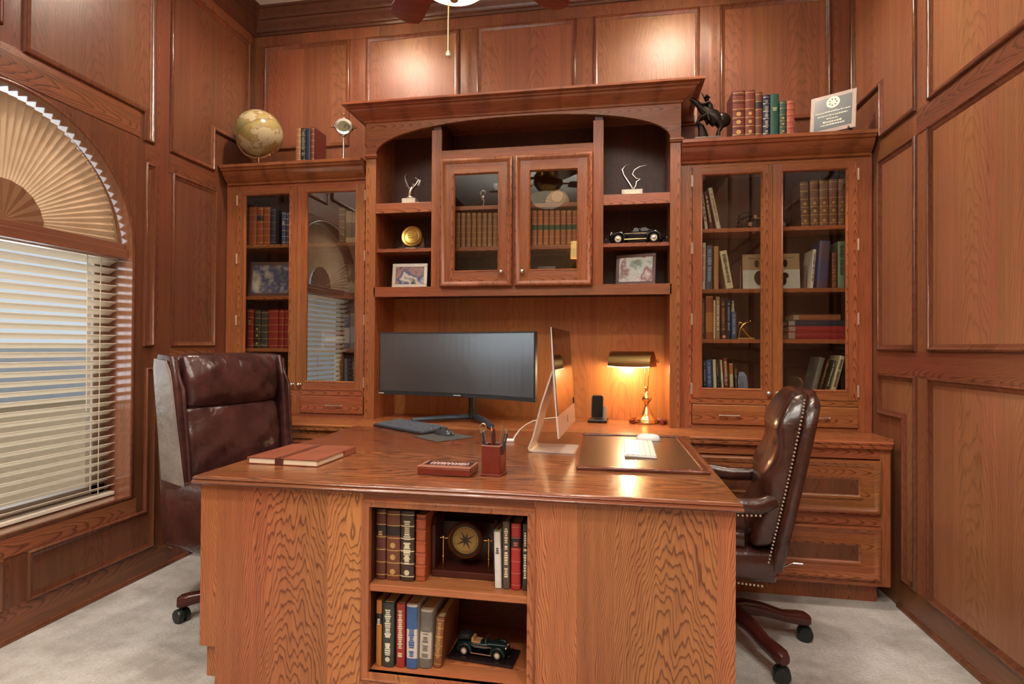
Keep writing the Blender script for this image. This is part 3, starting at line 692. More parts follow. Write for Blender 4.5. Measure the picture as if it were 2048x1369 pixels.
row(YT, ZBT, 270, [(1465, 1490, 181, 0, 'maroon', 'BRO', 'gilt', 'thickest brown leather book, left end of the row on the right bookcase top'),
    (1490.5, 1510.5, 180, 0, 'maroon', 'BO', 'gilt', 'second brown leather book on the right bookcase top'), (1511, 1525.5, 184, 0, 'brown', 'BL', 'gilt', 'thin light brown book on the right bookcase top'),
    (1526, 1540.5, 190, 0, 'navy', 'BTO', (SILV), 'navy book with silver lettering on the right bookcase top'), (1541, 1558.5, 188.5, 0, 'green', 't', (M((190, 190, 150), .4)), 'plain teal green book on the right bookcase top'),
    (1559.5, 1573, 202, 0, (58, 88, 74), 'BO', 'gilt', 'small green ornamented book on the right bookcase top'), (1574, 1590, 201, 0, 'pink', 'BR', 'gilt', 'small salmon pink book, right end of the row on the right bookcase top')], '')
YS = 3.262
S1, S2, S3 = 1.862, 1.535, 1.203
# left bookcase, left door
row(YS, S1, 488, [(483.5, 496.5, 415, 0, 'dkbrown', 'B', 'rust', 'dark brown book, left end of top shelf'), (497, 512.5, 414, 0, 'rust', 'RB', 'ochre', 'rust brown leather book, second on top shelf'),
    (513, 525.5, 414.5, 0, 'rust', 'BL', 'gilt', 'rust leather book with dark title label on top shelf'), (526, 539.5, 414, 0, 'rust', 'B', 'gilt', 'rust gilt-banded book beside the navy one'),
    (540, 551, 416, 0, 'navy', 'B', 'grey', 'navy blue book on top shelf'), (563, 571, 424, 0, 'blue', 'Bt', 'white', 'slim blue book on top shelf'), (571.5, 577, 425, 0, 'purple', 'B', 'white', 'slim purple book on top shelf')], 'behind left bookcase left door')
row(YS, S3, 694, [(493, 506.5, 619, 0, 'crimson', 'Bt', 'gilt', 'crimson book at the left end, third shelf'), (508.5, 520.5, 621, 0, 'dkgreen', 'BO', 'gilt', 'black green book with gilt crest, third shelf'),
    (521, 535, 622, 0, 'char', 'B', 'gilt', 'charcoal book with gilt bands, third shelf'), (536, 555.5, 620, 0, 'red', 'B', 'gilt', 'first of three bright red volumes, third shelf'),
    (556, 567, 620, 0, 'red', 'B', 'gilt', 'middle of three bright red volumes, third shelf'), (567.5, 580, 620, 0, 'red', 'B', 'gilt', 'last of three bright red volumes, third shelf')], 'behind left bookcase left door')
# left bookcase, right door
row(YS, S1, 488, [(677, 689, 415, 0, 'olive', 'BR', 'cream', 'olive book with cream bands, top shelf'), (691, 703.5, 421, 0, 'sage', 'C', 'cream', 'pale sage book with cream ends, top shelf'),
    (704, 715, 422, 0, 'sage', 'C', 'cream', 'second pale sage book beside the stile, top shelf')], 'behind left bookcase right door')
row(YS, .982, 764, [(668, 676, 706, 0, 'cream', 'B', 'rust', 'cream book with rust bands, bottom shelf'), (676.5, 686, 706, 0, 'ochre', 'B', 'cream', 'ochre book with pale bands, bottom shelf'),
    (688, 694.5, 718, 0, 'ltblue', 'B', 'navy', 'pale blue book, bottom shelf'), (695, 701.5, 718, 0, 'navy', 'B', 'white', 'navy book with white bands, bottom shelf'), (702, 714, 716, 0, 'char', 'T', 'white', 'charcoal book at right end, bottom shelf')], 'behind left bookcase right door')
row(YS, S3, 700, [(688, 699, 632, 0, 'white', 'C', 'blue', 'white and blue upright book, third shelf'), (700, 715, 628, 0, 'ltblue', 'C', 'grey', 'grey blue upright book, third shelf')], 'behind left bookcase right door')
# hutch centre: two matched sets
def matched(xs, yt, c, deco, Z, what, grp):
    ords = ['first', 'second', 'third', 'fourth', 'fifth', 'sixth', 'seventh', 'eighth']
    for i in range(len(xs)-1):
        book(xs[i]+.6, xs[i+1]-.6, yt, 0, 3.235, Z, c, deco, 'gilt', '%s from the left in the matched set of %s' % (ords[i], what), group=grp, depth=.14)
x0, x1 = 910, 996
matched([x0+(x1-x0)*i/8 for i in range(9)], 426, 'leather', 'BR', 1.81, 'tan leather books behind hutch left door', 'tan leather set behind the hutch left door')
x0, x1 = 1063, 1156
matched([x0+(x1-x0)*i/8 for i in range(9)], 421, (170, 98, 62), 'BG', 1.81, 'green-labelled books behind hutch right door', 'green labelled set behind the hutch right door')
# right bookcase, left door
R1, R2, R3, R4 = 1.882, 1.547, 1.271, .982
row(YS, R1, 455, [(1402, 1408, 400, -10, 'blue', 'T', 'white', 'blue paperback leaning at far left, top shelf'), (1410.5, 1417, 375, -11.5, 'white', 'T', 'char', 'pale blue-white slim book leaning left, top shelf'),
    (1420, 1428, 383, -12.5, 'brown', 'T', 'cream', 'brown slim book leaning left, top shelf'), (1434, 1443, 376, -18, 'white', 'T', 'tan', 'white book leaning most, right end of the group, top shelf')], 'behind right bookcase left door')
row(YS, R2, 577, [(1401.5, 1411, 486, 1, 'white', 'T', 'tan', 'white book at far left, second shelf'), (1412, 1425, 491, 1, (84, 82, 104), 'T', 'ltblue', 'grey violet book, second shelf'),
    (1428, 1438, 493, 0, 'tan', '', 'tan', 'plain tan book, second shelf'), (1453, 1468, 502, -14, 'cream', 'T', 'char', 'cream book with black lettering leaning left, second shelf')], 'behind right bookcase left door')
row(YS, R3, 676, [(1402, 1410.5, 598, 0, 'char', 'T', 'grey', 'dark spiral-looking book, third shelf'), (1411.5, 1427, 593, 0, 'ochre', 'C', 'rust', 'tall ochre and rust book, third shelf'), (1427.5, 1431.5, 601, 0, 'cream', '', 'cream', 'very thin cream booklet, third shelf'),  # first dark book stands in for blinds reflected in the door glass
    (1432, 1440.5, 594, 0, (150, 124, 96), 'T', 'white', 'brown and white book, third shelf'), (1443, 1452, 597, -1, 'dkbrown', 'T', 'tan', 'dark brown slim book, third shelf'),
    (1454, 1462, 598, 0, 'navy', 'T', 'ltblue', 'dark navy book, third shelf'), (1463.5, 1473.5, 624, 0, 'blue', 'T', 'ltblue', 'blue box-like book topped by a white figure, third shelf')], 'behind right bookcase left door')
row(YS, R4, 779, [(1401.5, 1407, 722, -1, 'black', 'T', 'white', 'black book with white lettering, far left of bottom shelf'), (1407.5, 1413.5, 722, -1, 'navy', 'T', 'ltblue', 'navy slim book, bottom shelf'),
    (1414, 1425.5, 720, -2, 'blue', 'T', 'ltblue', 'mid blue book, bottom shelf'), (1428, 1434.5, 720, -2.5, 'white', '', 'white', 'plain white book leaning left, bottom shelf'), (1436, 1441, 723, -4, 'black', 'T', 'olive', 'black book with olive lettering, bottom shelf'),
    (1444.5, 1448.5, 721, -4, 'cream', '', 'cream', 'thin cream book, bottom shelf'), (1450, 1458.5, 717, -4, (132, 52, 34), 'T', 'cream', 'rust red book, bottom shelf'), (1461, 1468, 728, -2, 'cream', 'C', 'ochre', 'cream book with yellow foot, bottom shelf'), (1469.5, 1476.5, 734, -1, 'black', 'T', 'tan', 'small black book beside the blue crystal, bottom shelf')], 'behind right bookcase left door')
# right bookcase, right door
row(YS, R1, 450, [(1603, 1620, 364, -3, (112, 78, 58), 'BRO', 'gilt', 'first from left of five large mottled volumes'), (1622, 1639, 361, -2, (124, 84, 60), 'BRO', 'gilt', 'second from left of five large mottled volumes'),
    (1640.5, 1658, 360, -1.5, (124, 84, 60), 'BRO', 'gilt', 'third from left of five large mottled volumes'), (1659.5, 1676, 359, -1, (128, 80, 60), 'BRO', 'gilt', 'fourth from left of five large mottled volumes'), (1677.5, 1692, 358, -.5, (130, 84, 62), 'BRO', 'gilt', 'fifth from left of five large mottled volumes')], 'behind right bookcase right door')
row(YS, R2, 575, [(1620.5, 1627, 499, 6.5, 'white', 'T', 'purple', 'thin white booklet leaning right, second shelf'), (1633, 1655, 482, 7, (48, 66, 122), 'CT', 'purple', 'thick royal blue book leaning right, second shelf'),
    (1664.5, 1674.5, 505, 0, 'brown', 'BO', 'ochre', 'brown book with gilt title, second shelf'), (1676, 1691.5, 483, 0, 'sage', 'T', 'dkgreen', 'sage green book, second shelf')], 'behind right bookcase right door')
row(YS, R4, 782, [(1622, 1633, 716, 18, 'grey', '', 'grey', 'grey box-shaped book leaning right, bottom shelf'), (1636.5, 1642, 722, 18.5, 'dkbrown', 'T', 'tan', 'dark brown book leaning right, bottom shelf'),
    (1649, 1655, 722, 18.5, 'dkgreen', 'T', 'cream', 'dark green book with cream lettering leaning right, bottom shelf'), (1660, 1671.5, 713, 20, 'cream', 'T', 'char', 'cream book with dark lettering leaning right, bottom shelf')], 'behind right bookcase right door')
# lying stack
def lying(xa, xb, yt_, yb2, c, label, Z=None, Y=3.26, d=.15):
    A, Bp = atY(xa, yb2, Y), atY(xb, yt_, Y); z0, z1 = (A.z if Z is None else Z), Bp.z
    r = lroot('book', (A.x, Y, z0), label, 'book'); w = Bp.x-A.x; h = z1-z0-.0006
    C = M(col(c) if isinstance(c, str) else c, .42, 0, .16, 90)
    MB().box(0, w, 0, d, 0, .003).box(0, w, 0, d, h-.003, h).prism([(.006-.005*math.sin(PI*i/6), h/2-h/2*math.cos(PI*i/6)) for i in range(7)]+[(.009, h), (.009, 0)], 0, w, 'X').build('cover', C, r)
    B(.003, w-.003, .009, d-.003, .003, h-.003).build('pages', PAGES, r)
    B(w*.02, w*.13, -.0006, .003, .003, h-.003).build('spine_label', M((150, 140, 132), .5), r)
    return z1
z = lying(1575, 1690, 664.5, 675, (140, 34, 40), 'deep red book at the bottom of the lying stack, right bookcase', R3)
z = lying(1577, 1690, 652.5, 0, (150, 36, 38), 'bright red book, second from bottom of the lying stack, right bookcase', z)
z = lying(1576, 1690, 641, 0, 'navy', 'dark navy book under the brown one in the lying stack, right bookcase', z)
lying(1586, 1681, 629.5, 0, (140, 82, 54), 'brown book topmost in the lying stack, right bookcase', z)
z = lying(648, 687, 685, 0, 'crimson', 'red book lowest in the small lying pile, left bookcase', S3, d=.12)
z = lying(650, 686, 673, 0, 'white', 'white book in the middle of the small lying pile, left bookcase', z, d=.12)
lying(649, 686, 661, 0, 'red', 'red book on top of the small lying pile, left bookcase', z, d=.12)
# desk niche
YN = 1.735
def nb(*a): book(*a[:4], YN+(a[8] if len(a) > 8 else 0), a[9] if len(a) > 9 else .461, *a[4:7], a[7]+' in the desk niche', vb=1170, depth=.2)
nb(751.5, 771.5, 1020, 0, (86, 44, 32), 'BLt', 'gilt', 'dark red-brown gilt book, far left of upper shelf'); nb(772.3, 800, 1023, 0, (104, 58, 38), 'BLO', 'gilt', 'brown leather book with black label, upper shelf')
nb(801, 828, 1024, 0, (60, 44, 34), 'BTO', M((205, 195, 160), .4), 'dark brown book with pale lettering and triangle, upper shelf'); nb(830, 850, 1031, 1, (168, 84, 50), 'BR', (M((120, 54, 32), .4)), 'bright rust leather book, upper shelf', .01)
nb(990, 1003.5, 1066, -3, 'white', 't', 'char', 'white slim book, upper shelf'); nb(1006, 1020, 1045, -1, (84, 72, 62), 'T', 'cream', 'grey brown book with cream lettering, upper shelf')
nb(1022, 1041.5, 1049, 0, (158, 40, 36), 'LBt', 'pink', 'red book with dark label, upper shelf'); nb(1045, 1056, 1050, 0, (54, 52, 44), 'T', 'cream', 'dark olive book with tall cream letters, right end of upper shelf')
nb(751.5, 763, 1203, 0, 'ochre', 'Lt', 'white', 'ochre book with black label, far left of lower shelf', -.005, .182); nb(764, 788, 1208, 0, (60, 62, 54), 'tTO', M((210, 205, 185), .4), 'dark green-grey book with pale lettering, lower shelf', -.005, .182)
nb(792, 809.5, 1210, 0, (158, 52, 44), 'T', 'cream', 'red book with gilt vertical title, lower shelf', 0, .182)
nb(812.5, 834.5, 1212, 0, (206, 198, 190), 'CT', 'skyblue', 'blue and white jacketed book, lower shelf', 0, .182); nb(837, 861.5, 1222, 3, (190, 182, 168), 'CT', (110, 106, 98) and M((110, 106, 98), .5), 'grey and cream book with small emblem, lower shelf', .01, .182)
nb(865.5, 882, 1237, 6, (134, 82, 50), 'BT', 'gilt', 'tan book with dense gilt spine, right end of lower row', .02, .182)

# ------------------------------------------------------------------ shelf objects
def frame(px, Y, Z, fcol, label, imgcols, lean=.12, yaw=0, fw=.018, mat_=None, depth=.012):
    xa, xb, yt = px; A, Bp = atY(xa, yt, Y), atY(xb, yt, Y); w = (Bp.x-A.x)/math.cos(yaw); h = atY((xa+xb)/2, yt, Y).z-Z
    r = lroot('photo_frame', ((A.x+Bp.x)/2, Y, Z+.0028), label, 'photo frame', None, (0, 0, yaw))
    T = Matrix.Rotation(-lean, 4, 'X')
    mb = MB(); mb.box(-w/2, w/2, 0, depth, 0, fw, 0, T).box(-w/2, w/2, 0, depth, h-fw, h, 0, T).box(-w/2, -w/2+fw, 0, depth, fw, h-fw, 0, T).box(w/2-fw, w/2, 0, depth, fw, h-fw, 0, T)
    mb.build('frame_moulding', M(fcol, .35, .3 if sum(fcol) > 400 else 0), r, bevel=.002)
    if mat_: B(-w/2+fw, w/2-fw, .004, .008, fw, h-fw, 0, T).build('mat_board', M(mat_, .7), r)
    k = .35 if mat_ else 0; fw2 = fw*(1+k)
    mm, b, n = newmat('photo_print'); tc = n.new('ShaderNodeTexCoord'); mp = n.new('ShaderNodeMapping'); n.link(tc.outputs['Object'], mp.inputs[0]); mp.inputs['Location'].default_value = (xa*.13, yt*.2, 1)
    N = n.noise(mp.outputs[0], 10, 4, .5); n.link(n.ramp(N, [(.3+.4*i/max(1, len(imgcols)-1), q) for i, q in enumerate(imgcols)]), b.inputs['Base Color']); b.inputs['Roughness'].default_value = .25
    B(-w/2+fw2, w/2-fw2, .003, .006, fw2, h-fw2, 0, T).build('photo', mm, r)
    B(-.02, .02, depth, depth+.004, .01, h*.7, 0, Matrix.Rotation(-lean, 4, 'X') @ Matrix.Rotation(.0, 4, 'X')).build('easel_back', BLKM, r)
    return r
frame((499, 581, 523), 3.30, S2, (92, 66, 60), 'grey-brown framed photo of a blue figure behind the left bookcase door', [(214, 200, 192), (170, 160, 160), (60, 74, 120), (140, 130, 124), (196, 190, 180)], .15, .12, .022)
frame((688, 716, 528), 3.31, S2, (120, 100, 84), 'small pale framed photo behind the left bookcase right door', [(190, 180, 160), (110, 90, 70), (220, 214, 200)], .12)
frame((784, 853, 527), 3.25, 1.574, (196, 188, 174), 'silver framed group photo in the lower left hutch bay', [(60, 50, 60), (170, 130, 120), (60, 80, 120), (225, 215, 205), (50, 60, 50)], .14, .05, .022)
frame((1231, 1310, 508), 3.24, 1.574, (84, 48, 42), 'brown framed picture of animals on snow in the lower right hutch bay', [(214, 205, 205), (120, 60, 60), (200, 205, 200), (90, 120, 104), (160, 120, 120)], .12, -.25, .018)
# bird trophy
def trophy_base(r, w, d, h, mat, plate=True):
    B(-w/2, w/2, -d/2, d/2, 0, h).build('plinth', mat, r, bevel=.002)
    if plate: B(-w*.38, w*.38, -d/2-.001, -d/2+.001, h*.25, h*.75).build('name_plate', M((235, 228, 205), .4, .3), r)
p = atY(818, 404, 3.24)
r = lroot('bird_trophy', (p.x, 3.26, 2.075), 'silver bird trophy with raised wings on white base, upper left hutch bay', 'trophy')
trophy_base(r, .085, .06, .042, M((222, 216, 200), .5))
mb = MB(); mb.ball((.0, 0, .05), .03, .022, .014).tube([V(-.005, 0, .045), V(.0, 0, .085), V(.012, 0, .115)], [.012, .017, .012]).tube([V(.0, 0, .1), V(-.016, -.004, .14), V(-.03, -.006, .178), V(-.022, -.006, .20)], [.014, .011, .009, .003], flat=.5)
mb.tube([V(.01, 0, .1), V(.034, .004, .125), V(.052, .006, .158), V(.03, .006, .172), V(.06, .006, .15)], [.012, .016, .014, .007, .003], flat=.5).ball((.022, -.004, .128), .01).tube([V(.02, -.01, .128), V(.028, -.02, .122)], [.004, .001])
for k in range(4): mb.tube([V(-.016+k*.004, .002, .14-k*.01), V(-.036+k*.004, .0, .165-k*.012)], [.004, .001], 6)
for k in range(5): mb.tube([V(.03+k*.006, .004, .13+k*.006), V(.058+k*.002, .004, .125+k*.008)], [.005, .001], 6)
mb.build('eagle', SILV, r)
# gold medal disc
p = atY(821, 465, 3.24)
r = lroot('award_plaque', (p.x+.004, 3.25, 1.806), 'round gold plate on a dark wooden stand, middle left hutch bay', 'plaque', None, (0, 0, .0))
B(-.078, .078, -.02, .035, 0, .014).build('stand_base', M((70, 40, 28), .4), r, bevel=.003)
MB().prism([(-.07, .014), (.078, .014), (.07, .075), (-.055, .07)], .012, .022, 'Y').build('backboard', M((84, 50, 34), .4), r)
T = Matrix.Translation((0, .006, .082)) @ Matrix.Rotation(-.12, 4, 'X')
MB().lathe([(.0001, -.004), (.045, -.004), (.052, -.006), (.062, -.008), (.067, -.004), (.067, .003), (.0001, .003)], (0, 0, 0), 'Y', 40, 0, T).build('gold_plate', M((196, 160, 84), .25, 1, .1), r)
mb = MB().lathe([(.043, -.0065), (.046, -.0075), (.048, -.0065)], (0, 0, 0), 'Y', 40, 0, T)
for k, zz in enumerate((.018, .004, -.01)): mb.box(-.03+k*.004, .03-k*.004, -.0055, -.004, zz, zz+.006, 0, T)
mb.build('engraving', BRASSD, r)
B(-.03, .03, -.0215, -.0195, .003, .011).build('name_plate', SILV, r)
# figurine left door
p = atY(966, 407, 3.27)
r = lroot('figurine', (p.x, 3.28, 2.053), 'small silver figurine behind the left glass door of the hutch', 'figurine')
mb = MB().lathe([(.0001, 0), (.016, 0), (.016, .004), (.006, .008), (.004, .02)], (0, 0, 0)).tube([V(0, 0, .015), V(.006, 0, .035), V(-.002, 0, .055)], [.004, .006, .012]).ball((-.002, 0, .064), .017, .012, .016)
mb.tube([V(-.012, 0, .07), V(-.018, 0, .09), V(-.006, 0, .105), V(.01, 0, .1), V(.012, 0, .086)], [.005, .005, .006, .005, .003]); mb.build('body', SILV, r)
p = atY(1114, 402, 3.25)
r = lroot('shell_ornament', (p.x, 3.27, 2.054), 'cream fan-shaped ornament behind the right glass door of the hutch', 'ornament')
mb = MB(); vs = [V(0, 0, .004)]
for k in range(31): a = PI*k/30; q = .07*(1+.03*math.cos(k*PI)); vs.append(V(q*math.cos(a), .004 if k % 2 else -.004, .008+.078*math.sin(a)*(1+.02*math.cos(k*PI))))
mb.add(vs, [(0, k+1, k+2) for k in range(30)]); mb.add([v+V(0, .008, 0) for v in vs], [(0, k+1, k+2) for k in range(30)])
mb.build('shell', M((214, 184, 148), .4, .2), r)
MB().lathe([(.0001, -.008), (.034, -.007), (.036, -.002), (.0001, .0)], (0, -.002, .046), 'Y', 24).build('medallion', M((190, 150, 110), .4, .4), r)
B(-.035, .035, -.014, .02, 0.001, .007).build('foot', M((180, 150, 120), .4), r)
p = atY(956, 538, 3.26)
r = lroot('carved_ornament', (p.x, 3.27, 1.575), 'low cream and brown ornament at the bottom of the hutch left door', 'ornament')
MB().prism([(-.075, 0), (.075, 0), (.075, .022), (.03, .026), (.018, .04), (0, .045), (-.018, .04), (-.03, .026), (-.075, .022)], -.015, .015, 'Y').build('body', M((168, 132, 96), .5), r)
p = atY(1092, 536, 3.28)
r = lroot('note_card', (p.x, 3.3, 1.575), 'plain grey card standing at the bottom of the hutch right door', 'card')
B(-.052, .052, 0, .003, 0, .125, 0, Matrix.Rotation(-.1, 4, 'X')).build('card', M((104, 92, 88), .4), r); B(-.04, .04, 0, .02, 0, .004).build('foot', BLKM, r)
# antler sculpture
p = atY(1264, 386, 3.24)
r = lroot('abstract_sculpture', (p.x, 3.25, 2.075), 'silver abstract sculpture of two curving horns on white base, upper right hutch bay', 'sculpture')
trophy_base(r, .115, .07, .036, M((224, 220, 212), .4))
mb = MB(); mb.tube([V(.01, 0, .036), V(-.005, 0, .06), V(-.02, 0, .085), V(-.045, 0, .125), V(-.055, 0, .155), V(-.04, 0, .178), V(-.012, 0, .19)], [.012, .016, .013, .011, .012, .007, .002], flat=.6)
mb.tube([V(.005, 0, .04), V(.02, 0, .06), V(.024, 0, .085), V(.046, 0, .1), V(.024, 0, .102), V(.002, 0, .128), V(.012, 0, .152), V(.04, 0, .17), V(.08, 0, .178)], [.01, .012, .01, .008, .01, .009, .008, .006, .002], flat=.6)
mb.build('horns', SILV, r)

# model cars
def car(name, loc, yaw, L, paint, label, kind, plinth=False, tyre=BLACK, hub=CHROME):
    r = lroot(name, loc, label, 'model car', None, (0, 0, yaw)); z0 = 0
    if plinth:
        MB().box(-L*.56, L*.6, -L*.27, L*.27, 0, L*.05).build('plinth', M((34, 24, 26), .25), r, bevel=L*.012); z0 = L*.05
    S = lambda x, z, hw, hh: [V(x*L, hw*L*(abs(math.cos(t))**.7)*(1 if math.cos(t) > 0 else -1), z0+(z+hh*(abs(math.sin(t))**.7)*(1 if math.sin(t) > 0 else -1))*L) for t in [2*PI*k/20 for k in range(20)]]
    mb = MB()
    if kind == 'coupe':
        mb.rings([S(*q) for q in [(-.5, .10, .02, .015), (-.47, .115, .07, .04), (-.38, .135, .12, .065), (-.2, .145, .135, .075), (0, .14, .13, .075), (.15, .14, .105, .075), (.3, .135, .08, .07), (.42, .125, .06, .06), (.46, .12, .03, .045)]])
        mb.rings([S(*q) for q in [(-.45, .15, .02, .01), (-.34, .19, .07, .03), (-.2, .225, .09, .055), (-.05, .235, .09, .06), (.05, .225, .085, .05), (.12, .19, .08, .01)]])
    else:
        mb.rings([S(*q) for q in [(-.46, .13, .05, .03), (-.42, .14, .10, .055), (-.2, .15, .115, .06), (.1, .155, .11, .06), (.12, .16, .085, .065), (.38, .155, .06, .06), (.41, .155, .055, .055)]])
    for sx in (-.29, .3):
        for sy in (-1, 1):
            mb.tube([V((sx+.115*math.cos(a))*L, sy*.14*L, z0+(.075+.105*math.sin(a))*L) for a in [PI*k/8 for k in range(-1, 10)]], [.02*L]+[.034*L]*9+[.02*L], 8, 0)
    mb.build('body', M(paint, .12, .2, .05), r)
    mb = MB()
    for sy in (-1, 1): mb.box(-.17*L, .2*L, sy*.15*L-.025*L, sy*.15*L+.025*L, z0+.055*L, z0+.07*L).box(-.2*L, .35*L, sy*.125*L-.006*L, sy*.125*L+.006*L, z0+.165*L, z0+.172*L)
    for sy in (-1, 1): mb.ball((.43*L, sy*.07*L, z0+.165*L), .026*L)
    mb.box(.41*L, .43*L, -.045*L, .045*L, z0+.09*L, z0+.22*L).tube([V(.5*L, -.14*L, z0+.08*L), V(.5*L, .14*L, z0+.08*L)], .008*L, 6).tube([V(-.5*L, -.12*L, z0+.08*L), V(-.5*L, .12*L, z0+.08*L)], .008*L, 6)
    mb.build('chrome_trim', CHROME, r)
    if kind == 'coupe':
        mb = MB()
        for sy in (-1, 1):
            for a, b_ in ((-.2, -.07), (-.05, .06)): mb.prism([(a*L, z0+.2*L), (b_*L, z0+.2*L), ((b_-.02)*L, z0+.265*L), ((a+.03)*L, z0+.265*L)], sy*.088*L, sy*.096*L, 'Y')
        mb.build('window', M((120, 130, 140), .08, .3), r)
    else:
        mb = MB().box(-.16*L, -.02*L, -.09*L, .09*L, z0+.18*L, z0+.215*L).box(-.19*L, -.14*L, -.09*L, .09*L, z0+.18*L, z0+.27*L); mb.build('seat', M((196, 152, 104), .5), r, bevel=.004*1)
        mb = MB().rings([S(*q) for q in [(-.46, .2, .05, .01), (-.42, .24, .1, .05), (-.3, .27, .11, .06), (-.22, .27, .1, .05), (-.2, .27, .06, .03)]]); mb.build('folded_roof', M((28, 32, 32), .7), r)
        MB().box(.07*L, .08*L, -.09*L, .09*L, z0+.2*L, z0+.29*L).build('windscreen', M((150, 130, 100), .2, .6), r)
    for sx in (-.29, .3):
        for sy in (-1, 1):
            w = MB().lathe([(.04*L, -.022*L), (.068*L, -.022*L), (.075*L, -.012*L), (.075*L, .012*L), (.068*L, .022*L), (.04*L, .022*L)], (sx*L, sy*.15*L, z0+.075*L), 'Y', 20).build('wheel', tyre, r)
            MB().lathe([(.0001, -.03*L), (.012*L, -.03*L), (.014*L, -.022*L), (.05*L, -.02*L), (.053*L, -.025*L), (.055*L, -.02*L), (.055*L, .02*L), (.053*L, .025*L), (.014*L, .022*L), (.0001, .03*L)], (sx*L, sy*.15*L, z0+.075*L), 'Y', 20).build('hub', hub, w)
    return r
p0, p1 = atY(1214, 485, 3.24), atY(1336, 485, 3.24)
car('model_car', ((p0.x+p1.x)/2-.004, 3.25, 1.806), PI-.08, (p1.x-p0.x)*.98, (18, 18, 20), 'glossy black model coupe on the middle right hutch shelf', 'coupe')
car('model_car', (atY(1528, 450, 3.3).x, 3.33, 1.882), .15, .30, (34, 24, 22), 'dark chrome-trimmed model car on top shelf of the right bookcase', 'convertible')
p0, p1 = atY(893, 1340, 1.82), atY(1030, 1340, 1.82)
car('model_car', (atY(963, 1335, 1.86).x+.006, 1.855, .182), -.10, .195, (24, 46, 44), 'dark green vintage model convertible on black plinth in the desk niche', 'convertible', True, BLACK, CREAM)
# compass stand in desk niche
p = atY(928, 1102, 1.80)
r = lroot('gimbal_compass', (p.x, 1.86, .461), 'brass compass hung in a dark wooden cradle in the desk niche', 'compass')
DW = M((70, 30, 24), .3, 0, .2, 30)
MB().box(-.108, .108, -.07, .05, 0, .022).build('cradle_base', DW, r, bevel=.003)
for s in (-1, 1): MB().prism([(-.06, .022), (.05, .022), (.05, .165), (.03, .19), (-.045, .19), (-.06, .165)], s*.104-.005, s*.104+.005, 'X').build('cradle_side', DW, r)
MB().box(-.105, .105, .04, .05, .022, .15).build('cradle_back', DW, r)
T = Matrix.Translation((0, -.035, .115)) @ Matrix.Rotation(-.06, 4, 'X')
MB().lathe([(.0001, .014), (.05, .014), (.06, .0), (.061, -.008), (.057, -.012), (.053, -.008), (.053, -.003)], (0, 0, 0), 'Y', 48, 0, T).build('brass_case', M((176, 120, 74), .25, 1), r)
MB().lathe([(.0001, -.004), (.053, -.004)], (0, 0, 0), 'Y', 48, 0, T).build('dial_ring', M((70, 42, 28), .4), r)
dl = MB().lathe([(.0001, -.005), (.044, -.005)], (0, 0, 0), 'Y', 48, 0, T).build('dial', M((206, 172, 96), .4, .2, .15, 30), r)
mb = MB()
for k in range(8):
    a = k*PI/4+.5; L_ = .036 if k % 2 == 0 else .026; c_ = math.cos(a); s_ = math.sin(a)
    mb.add([T @ V(L_*c_, -.0065, L_*s_), T @ V(.006*math.cos(a+.8), -.0065, .006*math.sin(a+.8)), T @ V(0, -.0065, 0), T @ V(.006*math.cos(a-.8), -.0065, .006*math.sin(a-.8))], [(0, 1, 2, 3)])
for k in range(36):
    a = k*PI/18; mb.box(.039, .043, -.0062, -.0058, -.0004, .0004, 0, T @ Matrix.Rotation(a, 4, 'Y'))
mb.lathe([(.0385, -.0062), (.0375, -.0062)], (0, 0, 0), 'Y', 40, 0, T); mb.build('compass_rose', M((60, 44, 30), .5), r)
mb = MB()
for s in (-1, 1): mb.tube([V(s*.078, -.035, .022), V(s*.078, -.035, .12)], .0028, 8).ball((s*.078, -.035, .12), .007).ball((s*.078, -.035, .055), .005).tube([V(s*.06, -.035, .117), V(s*.088, -.035, .117)], .0025, 8)
mb.build('pivot_posts', BRASS, r)

# right bookcase curios
p = atY(1546, 572, 3.30)
r = lroot('display_certificate', (p.x, 3.33, R2), 'beige and white printed card on a clear stand, second shelf of the right bookcase', 'display card')
T = Matrix.Rotation(-.1, 4, 'X'); w = .15
B(-w, w, 0, .004, .008, .115, 0, T).build('card', M((205, 204, 200), .5), r); B(-w, w, 0, .004, .115, .205, 0, T).build('upper_card', M((172, 142, 108), .6), r)
mb = MB()
for (x, z, a, b_) in ((-.075, .15, .012, .022), (.075, .15, .012, .022), (-.06, .07, .03, .04), (.07, .08, .022, .018), (.06, .05, .02, .025), (-.06, .04, .018, .012)): mb.lathe([(.0001, -.002), (1, -.002)], (0, 0, 0), 'Y', 20, 0, T @ Matrix.Translation((x, 0, z)) @ Matrix.Diagonal((a, 1, b_, 1)))
for s in (-1, 1): mb.box(s*.085-.035, s*.085+.035, -.001, .001, .18, .1825, 0, T)
mb.build('printed_emblem', M((58, 48, 38), .6), r)
mb = MB().box(-.17, .17, -.02, .02, 0, .006)
for s in (-1, 1): mb.box(s*.168-.003, s*.168+.003, -.02, .015, 0, .13)
mb.build('clear_stand', M((120, 100, 96), .1, 0), r)
p = atY(1491, 676, 3.29)
r = lroot('gold_sculpture', (p.x, 3.30, R3), 'small gold curving figure sculpture on the third shelf of the right bookcase', 'sculpture')
B(-.045, .045, -.025, .025, 0, .008).build('base', M((180, 150, 90), .4, .4), r, bevel=.002)
